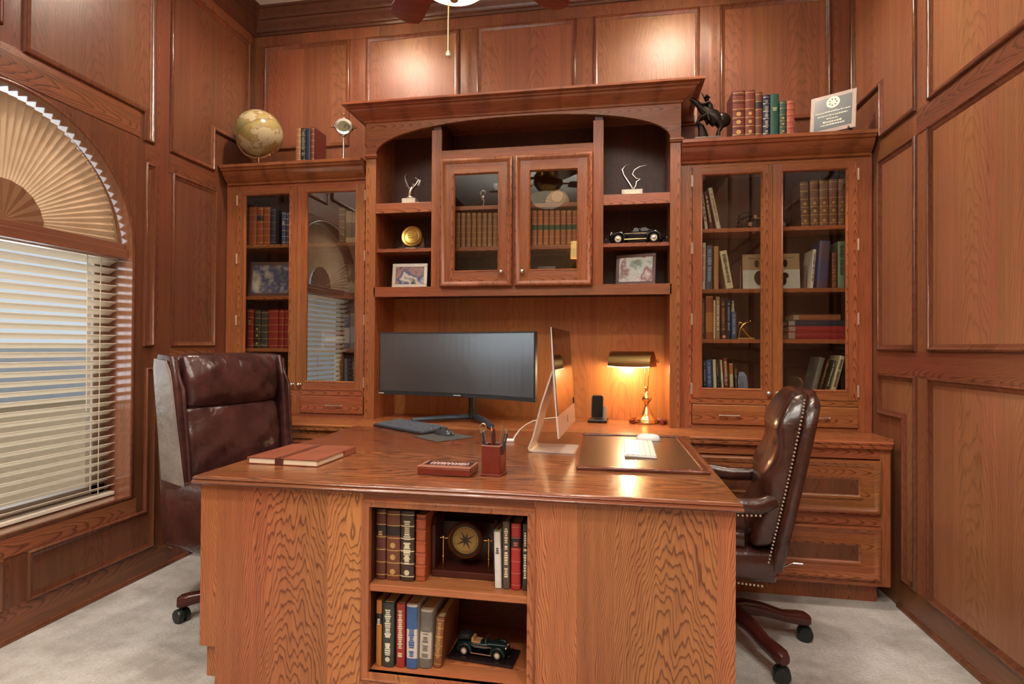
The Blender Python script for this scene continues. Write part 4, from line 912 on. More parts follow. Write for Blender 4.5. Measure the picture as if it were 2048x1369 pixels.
mb = MB(); mb.tube([V(-.035, 0, .008), V(-.03, 0, .05), V(-.01, 0, .08), V(.01, 0, .092), V(.03, 0, .098)], [.006, .009, .011, .008, .004]).tube([V(-.02, 0, .07), V(.0, 0, .04), V(.02, 0, .02), V(.035, 0, .008)], [.007, .009, .007, .005]).ball((.028, 0, .1), .008).tube([V(-.01, 0, .085), V(-.03, .0, .095), V(-.036, 0, .075)], [.005, .004, .002])
mb.build('figure', BRASS, r)
p = atY(1468, 624, 3.27)
r = lroot('figurine', (p.x, 3.30, atY(1468, 624, YS).z+.0005), 'small white figure standing on the blue book, right bookcase', 'figurine')
MB().lathe([(.0001, 0), (.01, 0), (.009, .01), (.006, .03), (.007, .045), (.003, .05)], (0, 0, 0), 'Z', 14).ball((0, 0, .056), .007).build('body', M((190, 184, 172), .5), r)
p = atY(1449, 668, 3.24)
r = lroot('glass_marble', (p.x, 3.250, R3), 'small pink ball in front of the books, third shelf of the right bookcase', 'ball')
MB().ball((0, 0, .011), .011).build('ball', M((206, 150, 130), .2), r)
p = atY(1487, 779, 3.26)
r = lroot('crystal_trophy', (p.x, 3.29, R4), 'pale blue crystal block at the right end of the bottom shelf books', 'ornament')
cv = [(-.026, -.018), (.026, -.014), (.03, .014), (-.02, .018)]
mb = MB(); rs_ = []
for z, k, ox in ((0, 1, 0), (.045, 1.02, .0), (.085, .85, -.002), (.108, .45, -.006)): rs_.append([V(x*k+ox, y_*k, z) for x, y_ in cv])
mb.rings(rs_, 0, False); mb.build('crystal', M((132, 150, 182), .08, .2, .35, 30), r)
p = atY(1596, 780, 3.27)
r = lroot('glass_award', (p.x, 3.32, R4), 'round clear glass award on the bottom shelf behind the right glazed door', 'award')
MB().lathe([(.03, -.008), (.038, -.01), (.042, -.004), (.042, .004), (.038, .01), (.03, .008), (.03, -.008)], (0, 0, .048), 'Y', 32).build('glass_ring', M((120, 104, 92), .08, .7), r)
B(-.03, .03, -.014, .014, 0, .008).build('foot', BLACK, r)
MB().lathe([(.0001, -.003), (.03, -.003), (.03, .003), (.0001, .003)], (0, 0, .048), 'Y', 24).build('etched_disc', M((64, 50, 44), .1), r)

# ------------------------------------------------------------------ on top of the bookcases
# globe
gc = atY(520, 269, 3.245); GR = .150
r = lroot('globe', (gc.x, 3.235, ZBT), 'antique cream world globe on a brass meridian stand', 'globe')
zc_ = gc.z-ZBT
m, b, n = newmat('globe_map'); tc = n.new('ShaderNodeTexCoord'); o_ = tc.outputs['Object']
la = n.noise(o_, 9, 5, .6); ba = n.noise(o_, 4, 3)
c_ = n.ramp(la, [(.47, (196, 186, 150)), (.5, (150, 120, 76)), (.53, (176, 158, 98)), (.62, (150, 146, 96))], 'LINEAR')
n.link(n.mix(n.math('MULTIPLY', ba, .4), c_, (150, 118, 76)), b.inputs['Base Color']); b.inputs['Roughness'].default_value = .22
TG = Matrix.Translation((0, 0, zc_)) @ Matrix.Rotation(R(-28), 4, 'Y')
MB().ball((0, 0, 0), GR-.006, n=40, T=TG).build('sphere', m, r)
mb = MB(); mb.lathe([(GR-.0055, -.0012), (GR-.0048, 0), (GR-.0055, .0012)], (0, 0, 0), 'Z', 60, 0, TG); mb.build('equator_line', M((120, 90, 60), .5), r)
mb = MB(); pts = [V(GR*1.045*math.sin(a), 0, GR*1.045*math.cos(a)) for a in [-PI*k/30 for k in range(31)]]
TG2 = Matrix.Translation((0, 0, zc_)) @ Matrix.Rotation(R(-28), 4, 'Y')
mb.tube([TG2 @ q for q in pts], .0085, 8, up=(0, 1, 0)).ball(TG2 @ V(0, 0, GR*1.06), .009).ball(TG2 @ V(0, 0, -GR*1.06), .009)
mb.build('meridian_arm', M((206, 160, 118), .35, .5), r)
MB().lathe([(.0001, 0), (.075, 0), (.075, .006), (.05, .012), (.012, .018), (.008, .03), (.010, max(.036, zc_-GR*1.04))], (0, 0, 0), 'Z', 32).build('stand', M((150, 110, 80), .3, .8), r)
# clock
cc = atY(687, 255, 3.17)
r = lroot('desk_clock', (cc.x+.002, 3.17, ZBT), 'polished nickel clock on a turned stem, right end of the left bookcase top', 'clock', None, (0, 0, .25))
zc_ = cc.z-ZBT
MB().lathe([(.0001, 0), (.026, 0), (.026, .006), (.012, .012), (.006, .02), (.009, .035), (.005, .05), (.008, .06), (.005, .075), (.009, .09), (.004, zc_-.06)], (0, 0, 0), 'Z', 20).build('stem', NICK, r)
B(-.035, .06, -.03, .03, -.0, .003).build('base_plate', BLACK, r)
TC = Matrix.Translation((0, 0, zc_)) @ Matrix.Rotation(PI/4, 4, 'Y') @ Matrix.Rotation(-.2, 4, 'X')
MB().box(-.046, .046, -.008, .012, -.046, .046, 0, TC).build('case', NICK, r, bevel=.008, seg=3)
MB().lathe([(.036, -.010), (.05, -.014), (.053, -.008), (.05, .0)], (0, 0, 0), 'Y', 32, 0, TC).build('bezel', NICK, r)
MB().lathe([(.0001, -.0085), (.036, -.0095)], (0, 0, 0), 'Y', 32, 0, TC).build('dial', M((110, 104, 78), .2, .3), r)
mb = MB().box(-.002, .002, -.0115, -.010, 0, .024, 0, TC).box(0, .016, -.0115, -.010, -.0015, .0015, 0, TC); mb.build('hands', BLACK, r)
mb = MB()
for q in ((-.072, 0), (.0, .076), (.07, 0)): mb.ball((q[0], 0, zc_+q[1]), .007)
mb.build('finial', BRASS, r)
# bronze horse and rider
p = atY(1422, 272, 3.17)
r = lroot('bronze_statuette', (p.x-.014, 3.17, ZBT), 'dark bronze statuette of rearing animal and rider on the right bookcase', 'statuette')
B(-.075, .06, -.035, .035, 0, .014).build('base', M((96, 88, 76), .35, .5), r, bevel=.003)
mb = MB()
mb.ball((.02, 0, .13), .045, .03, .04, T=Matrix.Rotation(R(25), 4, 'Y')).tube([V(.048, 0, .10), V(.025, 0, .13), V(-.01, 0, .155), V(-.045, 0, .19), V(-.065, 0, .215)], [.036, .040, .032, .018, .012])
mb.tube([V(-.05, 0, .20), V(-.075, 0, .225), V(-.095, 0, .235)], [.015, .013, .008])
for s in (-1, 1):
    mb.tube([V(.052, s*.015, .1), V(.066, s*.018, .07), V(.052, s*.018, .045), V(.05, s*.018, .014)], [.02, .013, .008, .009])
    mb.tube([V(-.005, s*.014, .14), V(-.045, s*.016, .125), V(-.06, s*.016, .10), V(-.04, s*.016, .085)], [.016, .011, .008, .007])
mb.tube([V(-.04, 0, .085), V(-.03, 0, .05), V(-.025, 0, .014)], [.016, .022, .03]).tube([V(.062, 0, .12), V(.068, 0, .1), V(.066, 0, .06)], [.008, .009, .003])
mb.build('animal', BRONZE, r)
mb = MB(); mb.tube([V(.012, 0, .155), V(.008, 0, .19), V(-.005, 0, .212)], [.018, .017, .012]).ball((-.008, 0, .228), .011).lathe([(.0001, .236), (.018, .236), (.009, .240), (.008, .25), (.0001, .252)], (-.008, 0, 0))
for s in (-1, 1): mb.tube([V(.012, s*.016, .155), V(-.01, s*.03, .13), V(.0, s*.03, .1)], [.011, .009, .006]).tube([V(0, s*.015, .205), V(-.03, s*.02, .195), V(-.045, s*.008, .20)], [.007, .006, .005])
mb.tube([V(-.005, .015, .21), V(-.02, .02, .25), V(-.035, .02, .275)], [.006, .004, .002]); mb.build('rider', BRONZE, r)
# engraved plaque
pa, pb = atY(1627, 262, 3.2), atY(1700, 255, 3.14)
r = lroot('engraved_plaque', ((pa.x+pb.x)/2, 3.165, ZBT), 'grey engraved plaque with round emblem in clear acrylic, leaning on right bookcase', 'plaque', None, (0, 0, R(-32)))
wq, hq = .215, .228
T = Matrix.Rotation(-.16, 4, 'X')
B(-wq/2, wq/2, 0, .012, .012, hq, 0, T).build('acrylic_block', M((196, 180, 172), .15), r, bevel=.003)
B(-wq/2+.02, wq/2-.02, -.0012, .001, .035, hq-.022, 0, T).build('engraved_plate', M((74, 84, 90), .35, 0), r)
mb = MB(); W_ = lambda x, y_, z: T @ V(x, y_, z)
mb.lathe([(.0001, -.0025), (.032, -.0025), (.032, -.001)], (0, 0, 0), 'Y', 28, 0, T @ Matrix.Translation((.0, 0, .178)))
rs = random.Random(3)
for z, ww, hh in ((.125, .082, .007), (.105, .07, .006), (.086, .028, .006), (.068, .045, .009), (.052, .056, .009)):
    x = -ww
    while x < ww:
        q = rs.uniform(.004, .012); mb.box(x, min(x+q, ww), -.0025, -.001, z, z+hh*rs.uniform(.7, 1), 0, T); x += q+.0025
mb.build('engraved_lettering', M((236, 236, 215), .4), r)
mb = MB()
for k in range(7): mb.ball((math.cos(k*.9)*.017, -.0025, .178+math.sin(k*.9)*.017), .004, .001, .004, 8, 0, T)
mb.build('emblem_marks', M((70, 76, 76), .4), r)
mb = MB()
for s in (-1, 1): mb.tube([V(s*.08, -.03, 0), V(s*.08, -.028, .012), V(s*.08, -.004, .010), V(s*.08, .06, .008), V(s*.08, .07, .1)], .004, 8)
mb.build('easel', M((110, 100, 92), .3, .6), r)
# ------------------------------------------------------------------ on the desk
# curved monitor
LE, RE = V(-1.33, 3.116, 0), V(-.37, 2.83, 0)
zb_, zt_ = atY(1066, 806, 2.83).z, atY(1069, 663, 2.83).z
ctr = (LE+RE)/2; wM = (RE-LE).length; yawM = math.atan2(RE.y-LE.y, RE.x-LE.x)
r = lroot('curved_monitor', (ctr.x, ctr.y, ZC), 'wide curved black monitor switched off, behind the keyboard', 'monitor', None, (0, 0, yawM))
RC = 1.9; h0, h1 = zb_-ZC, zt_-ZC
def curv(y0, y1, z0, z1, ww, mat_i=0, mb=None):
    mb = mb or MB(); N_ = 24; rings = []
    for k in range(N_+1):
        x = -ww/2+ww*k/N_; dy = (math.sqrt(RC*RC-x*x)-math.sqrt(RC*RC-(wM/2)**2)); 
        rings.append([V(x, y0+dy, z0), V(x, y0+dy, z1), V(x, y1+dy, z1), V(x, y1+dy, z0)])
    return mb.rings(rings, mat_i, False)
curv(0, .03, h0, h1, wM).build('housing', M((40, 40, 42), .4), r, bevel=.003)
m, b, n = newmat('monitor_screen'); tc = n.new('ShaderNodeTexCoord'); n.link(n.mix(n.noise(tc.outputs['Object'], 3), (118, 124, 130), (122, 128, 134)), b.inputs['Base Color']); b.inputs['Metallic'].default_value = .8; b.inputs['Roughness'].default_value = .25; b.inputs['Specular IOR Level'].default_value = .9; b.inputs['Coat Weight'].default_value = .6; b.inputs['Coat Roughness'].default_value = .3
curv(-.002, .001, h0+.022, h1-.009, wM-.016).build('screen', m, r)
curv(-.003, .0, h0+.001, h0+.018, wM-.004).build('lower_bezel', M((46, 50, 54), .3), r)
mb = MB(); [mb.box(x, x+.0065, .0585, .0605, h0+.0065, h0+.0125) for x in (-.024, -.016, -.008, 0, .008, .016)]; mb.build('maker_mark', M((180, 184, 188), .4), r)
B(-wM/2+.004, -wM/2+.04, -.005, -.002, h0+.006, h0+.012).build('corner_sticker', M((190, 190, 180), .4), r)
yn = .25
MB().tube([V(0, yn-.02, .022), V(0, yn-.03, h0+.12), V(0, yn-.1, h0+.14)], [.028, .024, .024], 12, flat=.7).box(-.05, .05, .09, yn-.02, h0+.08, h0+.2).build('stand_neck', M((34, 48, 50), .35), r)
mb = MB()
for s in (-1, 1): mb.tube([V(0, yn, .027), V(s*.13, yn-.11, .023), V(s*.255, yn-.26, .019)], [.026, .022, .018], 10, flat=.7)
mb.tube([V(0, yn, .026), V(0, yn+.04, .024)], [.024, .016], 10); mb.build('stand_foot', M((62, 72, 84), .4, .3), r)
# keyboard
def rbox(mb, x0, x1, y0, y1, z0, z1, mi=0, T=None): return mb.box(x0, x1, y0, y1, z0, z1, mi, T)
r = lroot('keyboard', (-1.04, 2.84, ZC), 'black full-size keyboard lying in front of the curved monitor', 'keyboard', None, (0, 0, R(-34)))
MB().prism([(-.085, 0), (.085, 0), (.085, .020), (.03, .018), (-.085, .009)], -.215, .215, 'X').build('case', M((40, 41, 44), .45), r, bevel=.003)
mb = MB(); tl = math.atan2(.009, .13)
for j in range(6):
    y_ = -.074+j*.0265+(.004 if j == 5 else 0); x = -.205; zz = .0095+(y_+.085)*.066
    while x < .2:
        w_ = .0165
        if j == 0 and -.12 < x < .0: w_ = .11
        if not ((.082 < x < .088) or (.145 < x < .15)): mb.prism([(x+.001, y_), (x+w_-.001, y_), (x+w_-.001, y_+.017), (x+.001, y_+.017)], zz, zz+.008, 'Z')
        x += w_+.0022
mb.build('keys', M((104, 112, 124), .35, 0, .35, 200), r)
r = lroot('mouse_pad', (-.786, 2.612, ZC), 'thin dark grey mouse pad beside the black keyboard', 'mouse pad', None, (0, 0, R(-38)))
B(-.105, .105, -.105, .105, 0, .0025).build('pad', M((72, 70, 66), .7), r, bevel=.001)
def mouse(loc, yaw, c, label, L=.11, wheel=True):
    r = lroot('computer_mouse', loc, label, 'mouse', None, (0, 0, yaw)); rings = []
    for t in [k/12 for k in range(13)]:
        x = -L/2*math.cos(PI*t); a = max(.001, math.sin(PI*t))**.55; hw = L*.28*a; hh = L*.30*a*(1-.25*t)
        rings.append([V(x, hw*math.cos(q), max(0, hh*math.sin(q))) for q in [PI*k/14 for k in range(15)]])
    MB().rings(rings).build('shell', c, r)
    if wheel: MB().lathe([(.0001, -.003), (.007, -.003), (.007, .003), (.0001, .003)], (L*.25, 0, L*.235), 'Y', 12).build('wheel', BLACK, r)
    return r
mouse((-.795, 2.665, ZC+.0027), R(150), M((60, 62, 66), .25, .2), 'black computer mouse on the grey mouse pad')
# all-in-one computer
r = lroot('desktop_computer', (-.235, 2.40, ZC), 'slim aluminium all-in-one computer seen edge-on, facing the right chair', 'computer', None, (0, 0, R(-3)))
TT = Matrix.Translation((.045, 0, .30)) @ Matrix.Rotation(R(-4), 4, 'Y')
dw, dh0, dh1 = .275, -.212, .212
rings = []
for z in (dh0, dh1): pass
mb = MB()
N_ = 12
prof = [(-.003-.038*math.cos(PI/2*abs(2*k/N_-1))**1.2 if True else 0, -dw+2*dw*k/N_) for k in range(N_+1)]
mb.rings([[TT @ V(x*s, y_, z) for x, y_ in prof]+[TT @ V(.003, dw, z), TT @ V(.003, -dw, z)] for z, s in ((dh0, .2), (dh0+.06, .7), (-.05, 1), (.1, .9), (dh1-.03, .4), (dh1, .15))], 0, True)
mb.build('aluminium_shell', ALU, r, angle=30)
m, b, n = newmat('glossy_screen'); tc = n.new('ShaderNodeTexCoord'); n.link(n.mix(n.noise(tc.outputs['Object'], 3), (10, 8, 8), (18, 14, 13)), b.inputs['Base Color']); b.inputs['Roughness'].default_value = .04; b.inputs['Specular IOR Level'].default_value = 1.
B(.003, .0055, -dw+.001, dw-.001, dh0+.085, dh1-.001, 0, TT).build('screen', m, r)
B(.003, .0052, -dw+.001, dw-.001, dh0+.001, dh0+.083, 0, TT).build('chin', M((226, 208, 192), .35, .45), r)
mb = MB(); mb.ball((.0056, 0, dh0+.040), .0008, .011, .012, 16, 0, TT).ball((.0056, .004, dh0+.056), .0008, .003, .005, 10, 0, TT); mb.build('fruit_logo', M((90, 74, 66), .3), r)
mb = MB(); pts = [(-.012+.03, .36), (-.035, .2), (-.07, .06), (-.088, .016), (-.084, .006), (-.07, .003), (.10, .003)]
th = .0055; up = []; dn = []
for i, (x, z) in enumerate(pts):
    a = pts[max(0, i-1)]; c = pts[min(len(pts)-1, i+1)]; d = V(c[0]-a[0], 0, c[1]-a[1]).normalized(); nn = V(-d.z, 0, d.x)
    up.append((x+nn.x*th*.6, z+nn.z*th*.6)); dn.append((x-nn.x*th*.6, max(0.0003, z-nn.z*th*.6)))
mb.prism(up+dn[::-1], -.095, .095, 'Y'); mb.build('stand', M((228, 216, 206), .3, .45), r)
# power cable
r = lroot('power_cable', (-.448, 2.549, ZC), 'white power cable curving from desk front to the niche back', 'cable')
P_ = [atZ(u, v, ZC+.004) for u, v in ((1026, 881), (1031, 872), (1040, 860), (1052, 850), (1066, 843), (1082, 839), (1100, 837), (1118, 835.5))]
MB().tube([p-V(-.448, 2.549, ZC) for p in P_], .0035, 8).build('cord', WHITE, r)
MB().box(-.022, .02, -.012, .012, .0, .012).build('plug', WHITE, r, bevel=.003)
# desk pad
r = lroot('desk_pad', (.11, 2.414, ZC), 'brown leather desk blotter with raised end rails in front of right chair', 'desk pad', None, (0, 0, R(.8)))
B(-.226, .226, -.4, .4, 0, .005).build('blotter', M((84, 56, 34), .33, 0, .18, 12), r)
LR = leather('rail_leather', (84, 36, 24), (110, 52, 34), .25)
for s in (-1, 1): B(-.23, .23, s*.388-.014, s*.388+.014, .0, .012).build('side_rail', LR, r, bevel=.004)
B(.21, .23, -.38, .38, 0, .008).build('edge_strip', LR, r, bevel=.002)
r = lroot('keyboard', (.128, 2.43, ZC+.0055), 'small white keyboard lying on the brown desk pad', 'keyboard', None, (0, 0, R(-1.5)))
MB().prism([(-.062, 0), (.062, 0), (.062, .004), (-.062, .009)], -.185, .185, 'Y').build('case', M((200, 198, 192), .4, .4), r, bevel=.0015)
mb = MB()
for i in range(6):
    for j in range(18):
        x = .056-i*.0195-.0165; y_ = -.180+j*.0202; z = .0065+.0022*i*.35; mb.box(x, x+.0165, y_, y_+.0175, .004, z+.0035)
mb.build('keys', M((232, 230, 226), .4), r)
mouse((.180, 2.70, ZC+.0055), R(175), M((228, 226, 222), .2), 'white computer mouse above the white keyboard on the desk pad', .11, False)
# phone dock
r = lroot('phone_dock', (-.062, 3.33, ZC), 'black charging dock with a dark phone standing in it, beside the lamp', 'phone dock', None, (0, 0, -.1))
MB().box(-.055, .055, -.05, .05, 0, .018).build('dock_base', M((30, 26, 28), .2), r, bevel=.004)
T = Matrix.Translation((0, .0, .018)) @ Matrix.Rotation(-.2, 4, 'X')
B(-.022, .048, .012, .020, 0, .075, 0, T).build('cradle', M((150, 130, 120), .3, .3), r, bevel=.003)
ph = lroot('phone', (-.068, 3.326, ZC+.0205), 'dark phone standing upright in the charging dock beside the lamp', 'phone', None, (-.2, 0, -.1))
MB().prism([(x*.034, y_*.0675+.0675) for x, y_ in [(math.copysign(abs(math.cos(t))**.35, math.cos(t)), math.copysign(abs(math.sin(t))**.22, math.sin(t))) for t in [2*PI*k/36 for k in range(36)]]], -.009, -.001, 'Y').build('case', M((30, 28, 32), .3), ph)
MB().box(-.030, .030, -.0098, -.009, .006, .129).build('screen', M((14, 13, 15), .12), ph)
# banker lamp
lp = atZ(1293, 845, ZC); LX, LY = lp.x-.003, 3.335
def aL(u, v): q = atY(u, v, LY); return V(q.x-LX, 0, q.z-ZC)
r = lroot('desk_lamp', (LX, LY, ZC), 'lit brass banker lamp with a half-cylinder shade in the hutch niche', 'lamp')
MB().lathe([(.0001, .0), (.062, .0), (.066, .006), (.064, .014), (.06, .017), (.062, .022), (.055, .03), (.04, .042), (.03, .06), (.024, .075), (.017, .085), (.013, .1), (.012, .112), (.017, .12), (.027, .132), (.03, .142), (.026, .152), (.016, .17), (.010, .182), (.009, .196), (.012, .2), (.014, .206), (.009, .212), (.0001, .215)], (0, 0, 0), 'Z', 32).build('base', M((232, 205, 140), .2, 1., .04), r)
zs = aL(1290, 735).z
mb = MB(); mb.tube([V(.008, 0, .205), V(.012, 0, zs)], .0022, 8).tube([V(-.010, 0, .205), V(-.010, 0, zs)], .0016, 8); mb.tube([V(-.012, 0, zs), V(.04, 0, zs+.02), V(.062, -.02, zs+.045)], .003, 8); mb.build('arm_rods', BRASS, r)
pl, pr_ = aL(1221, 730), aL(1307, 738)
cx = (pl.x+pr_.x)/2; LS = (pr_.x-pl.x)*.5*1.02; ys = R(-22)
TS = Matrix.Translation((cx, -.005, zs+.002)) @ Matrix.Rotation(ys, 4, 'Z')
rad = .058; N_ = 18; mb = MB()
for rr in (rad, rad-.003):
    pass
o_ring = lambda x, rr: [TS @ V(x, rr*math.cos(PI*k/N_)*1.05, rr*math.sin(PI*k/N_)*1.55) for k in range(N_+1)]
i_ring = lambda x, rr: o_ring(x, rr)[::-1]
mb.rings([o_ring(x, rad)+i_ring(x, rad-.003) for x in (-LS, -LS*.6, 0, LS*.6, LS)], 0, True, cap=True)
mb.build('shade', M((190, 160, 100), .26, .95, .1), r, angle=30)
mb = MB(); mb.rings([[TS @ V(-LS+.002, y_, z) for y_, z in [(rad*math.cos(PI*k/N_)*1.02, rad*math.sin(PI*k/N_)*1.5) for k in range(N_+1)]], [TS @ V(-LS+.004, y_, z) for y_, z in [(rad*math.cos(PI*k/N_)*1.02, rad*math.sin(PI*k/N_)*1.5) for k in range(N_+1)]]], 0, False)
mb.rings([[TS @ V(LS-.004, y_, z) for y_, z in [(rad*math.cos(PI*k/N_)*1.02, rad*math.sin(PI*k/N_)*1.5) for k in range(N_+1)]], [TS @ V(LS-.002, y_, z) for y_, z in [(rad*math.cos(PI*k/N_)*1.02, rad*math.sin(PI*k/N_)*1.5) for k in range(N_+1)]]], 0, False)
mb.build('shade_ends', M((130, 88, 52), .4, .5), r)
MB().tube([TS @ V(LS-.004, 0, .03), TS @ V(LS+.028, 0, .03)], .0035, 8).ball(TS @ V(LS+.03, 0, .03), .006).build('pivot_knob', BRASS, r)
MB().tube([TS @ V(-LS*1.0, -rad*1.05, .001), TS @ V(-LS*.5, -rad*1.1, -.003), TS @ V(LS*.5, -rad*1.1, -.003), TS @ V(LS*1.0, -rad*1.05, .001)], .0038, 8).build('glowing_lip', emit('lit_lip', (255, 232, 180), 1.6), r)  # emission stands in for lamplight caught on the shade's lower lip
MB().tube([TS @ V(-LS*.6, 0, .018), TS @ V(LS*.7, 0, .018)], .012, 12).build('bulb', emit('lamp_bulb', (255, 222, 160), 18), r)
l = bpy.data.lights.new('desk_lamp_light', 'POINT'); l.energy = 8; l.color = (1, .78, .44); l.shadow_soft_size = .03
o = bpy.data.objects.new('desk_lamp_light', l); COL.objects.link(o); o.location = V(LX, LY, ZC)+TS @ V(-.02, 0, -.012)
# tray under lamp
tr2 = lroot('desk_tray', (LX+.004, LY, ZC), 'low curved wooden tray around the brass lamp foot', 'tray')
mb = MB(); rg = []
for k in range(31):
    a_ = R(-35)+R(250)*k/30; c_, s_ = math.cos(a_), math.sin(a_)
    rg.append([V(c_*q, s_*q*.95, z) for q, z in ((.076, 0), (.104, 0), (.104, .021), (.097, .023), (.082, .012), (.076, .012))])
mb.rings(rg, 0, False).build('tray_body', ROSE, tr2)
# leather portfolio
r = lroot('leather_notebook', (-1.165, 2.018, ZC), 'tan leather notebook closed with a strap, on the left of the desk', 'notebook', None, (0, 0, R(-2)))
MB().box(-.142, .142, -.145, .145, 0, .003).box(-.142, .142, -.145, .145, .0215, .0245).box(.137, .143, .05, .145, 0, .0245).box(-.143, -.138, -.145, .145, 0, .0245).build('cover', TAN, r, bevel=.0012)
B(-.137, .137, -.141, .141, .003, .0215).build('pages', M((222, 206, 180), .8, 0, .15, 400), r)
mb = MB(); mb.box(-.022, .0, -.147, -.144, .0, .026).box(-.022, .0, -.146, .146, .0245, .0262); mb.build('strap', leather('strap_leather', (86, 40, 26), (104, 52, 34), .45), r)
MB().box(-.026, .004, -.149, -.1, .002, .0235).build('strap_tab', leather('tab_leather', (70, 32, 22), (90, 42, 28), .45), r)
# nameplate box
r = lroot('desk_nameplate', (-.545, 1.878, ZC), 'low rosewood desk nameplate block with pale raised lettering', 'nameplate', None, (0, 0, R(-1.5)))
MB().box(-.093, .093, -.055, .055, 0, .026).build('block', ROSE, r, bevel=.004)
MB().box(-.093, .093, -.055, -.03, .026, .031).box(-.093, -.084, -.03, .055, .026, .029).box(.084, .093, -.03, .055, .026, .03).build('lip', M((176, 116, 92), .2, .2), r, bevel=.002)
B(-.082, .082, -.028, .05, .026, .0275).build('inset', M((52, 26, 24), .3), r)
mb = MB(); rs = random.Random(5); x = -.062
while x < .066:
    q = rs.uniform(.006, .012); mb.tube([V(x, -.005, .029), V(x+q*.3, .014*rs.uniform(.6, 1), .030), V(x+q*.8, .0, .0295)], .0027, 6).tube([V(x+q*.5, .02, .03), V(x+q*.9, .012, .03)], .0024, 6); x += q+.003
mb.build('raised_lettering', M((224, 186, 176), .35, .1), r)
# pen cup
r = lroot('pen_cup', (-.3865, 1.885, ZC), 'square rosewood pen cup holding pens on the desk front', 'pen cup', None, (0, 0, R(-9)))
B(-.036, .036, -.036, .036, 0, .007).build('foot', M((120, 54, 40), .25), r, bevel=.002)
h_ = .1
MB().box(-.033, .033, -.033, -.028, .007, h_).box(-.033, .033, .028, .033, .007, h_).box(-.033, -.028, -.028, .028, .007, h_).box(.028, .033, -.028, .028, .007, h_).build('body', ROSE, r, bevel=.003)
MB().box(-.034, .034, -.034, -.027, h_-.001, h_+.003).box(-.034, .034, .027, .034, h_-.001, h_+.003).box(-.034, -.027, -.027, .027, h_-.001, h_+.003).box(.027, .034, -.027, .027, h_-.001, h_+.003).build('rim', M((180, 130, 112), .2, .4), r)
def pen(dx, dy, tx, ty, L, c, c2, label, rad=.0042, clip=True, nm='pen'):
    base = V(-.3865+dx, 1.885+dy, ZC+.012); d = V(tx, ty, 1).normalized()
    r = lroot(nm, base, label, 'pen'); 
    MB().tube([V(0, 0, 0), d*L*.12, d*L*.5, d*L*.9], [.001, rad, rad, rad*.95], 10).build('barrel', c, r)
    MB().tube([d*L*.9, d*L], [rad*.95, rad*.6], 10).build('cap', c2, r)
    if clip: MB().tube([d*L*.98+V(0, -rad*1.3, 0), d*L*.72+V(0, -rad*1.5, 0)], .0012, 6).build('clip', c2, r)
    return r
pen(-.014, -.006, -.2, -.05, .148, M((44, 44, 60), .25), NICK, 'dark blue pen with a silver clip leaning left in the cup', .0062)
pen(-.002, .0, -.05, 0, .15, M((90, 52, 44), .3), M((214, 130, 110), .3), 'thin brown pencil with a pink tip in the cup', .003, False, 'pencil')
pen(.002, -.004, .0, -.05, .142, M((76, 34, 28), .25), M((60, 30, 26), .3), 'brown pen standing upright in the cup', .0055)
pen(.008, .004, .13, .05, .172, NICK, BRASS, 'slim silver letter opener with gold tip in the cup', .0026, False, 'letter_opener')
pen(.012, -.006, .26, -.05, .15, M((50, 54, 56), .25), NICK, 'dark grey pen leaning right in the cup', .0062)
r = lroot('scissors', (-.3865-.016, 1.885+.008, ZC+.012), 'pair of scissors with a small ring handle showing above the cup', 'scissors')
d = V(-.17, 0, 1).normalized()
MB().tube([V(0, 0, 0), d*.13], [.002, .004], 6, flat=.4).build('blade', CHROME, r)
MB().tube([d*.147+V(.011*math.cos(a), 0, .013*math.sin(a)) for a in [2*PI*k/16 for k in range(17)]], .0026, 8).build('handle', NICK, r)

# ------------------------------------------------------------------ chairs
def sring(c, U, W, a, b, n=28, e=.6):
    return [c+U*(a*(abs(math.cos(t))**e)*(1 if math.cos(t) >= 0 else -1))+W*(b*(abs(math.sin(t))**e)*(1 if math.sin(t) >= 0 else -1)) for t in [2*PI*k/n for k in range(n)]]
def star_base(r, ang0, rad, woodm, n=5, hub_z=.12):
    MB().lathe([(.0001, .07), (.04, .07), (.05, .085), (.05, .13), (.035, .15), (.028, .155), (.028, .3), (.034, .3), (.034, .4), (.0001, .4)], (0, 0, 0), 'Z', 20).build('gas_column', M((48, 26, 24), .3), r)
    for k in range(n):
        a = ang0+2*PI*k/n; d = V(math.cos(a), math.sin(a), 0); s = V(-d.y, d.x, 0)
        rs_ = []
        for t, z, hh, hw in ((.0, .125, .03, .026), (.2, .135, .032, .026), (.45, .125, .026, .026), (.7, .1, .022, .026), (.88, .095, .026, .027), (.97, .09, .027, .027), (1.02, .088, .018, .02)):
            rs_.append(sring(d*rad*t+V(0, 0, z), s, V(0, 0, 1), hw, hh, 16, .6))
        lg = MB().rings(rs_).build('leg', woodm, r)
        cz = .03; c0 = d*rad*.97
        MB().tube([c0+V(0, 0, .07), c0+V(0, 0, .045)], .008, 8).lathe([(.0001, -.026), (.026, -.026), (.03, -.02), (.03, -.006), (.02, -.004), (.02, .004), (.03, .006), (.03, .02), (.026, .026), (.0001, .026)], c0+V(0, 0, .03), 'Y' if abs(d.x) > .5 else 'X', 20).build('caster', M((28, 34, 32), .35), lg)
# right chair: facing -X ; local +x = forward
CW = M((72, 30, 26), .22, 0, .2, 20)
r = lroot('office_chair', (.49, 2.50, 0), 'brown tufted leather swivel chair with nailhead trim, at the right of the desk', 'chair', None, (0, 0, PI-R(10)))
star_base(r, PI+R(17), .335, CW)
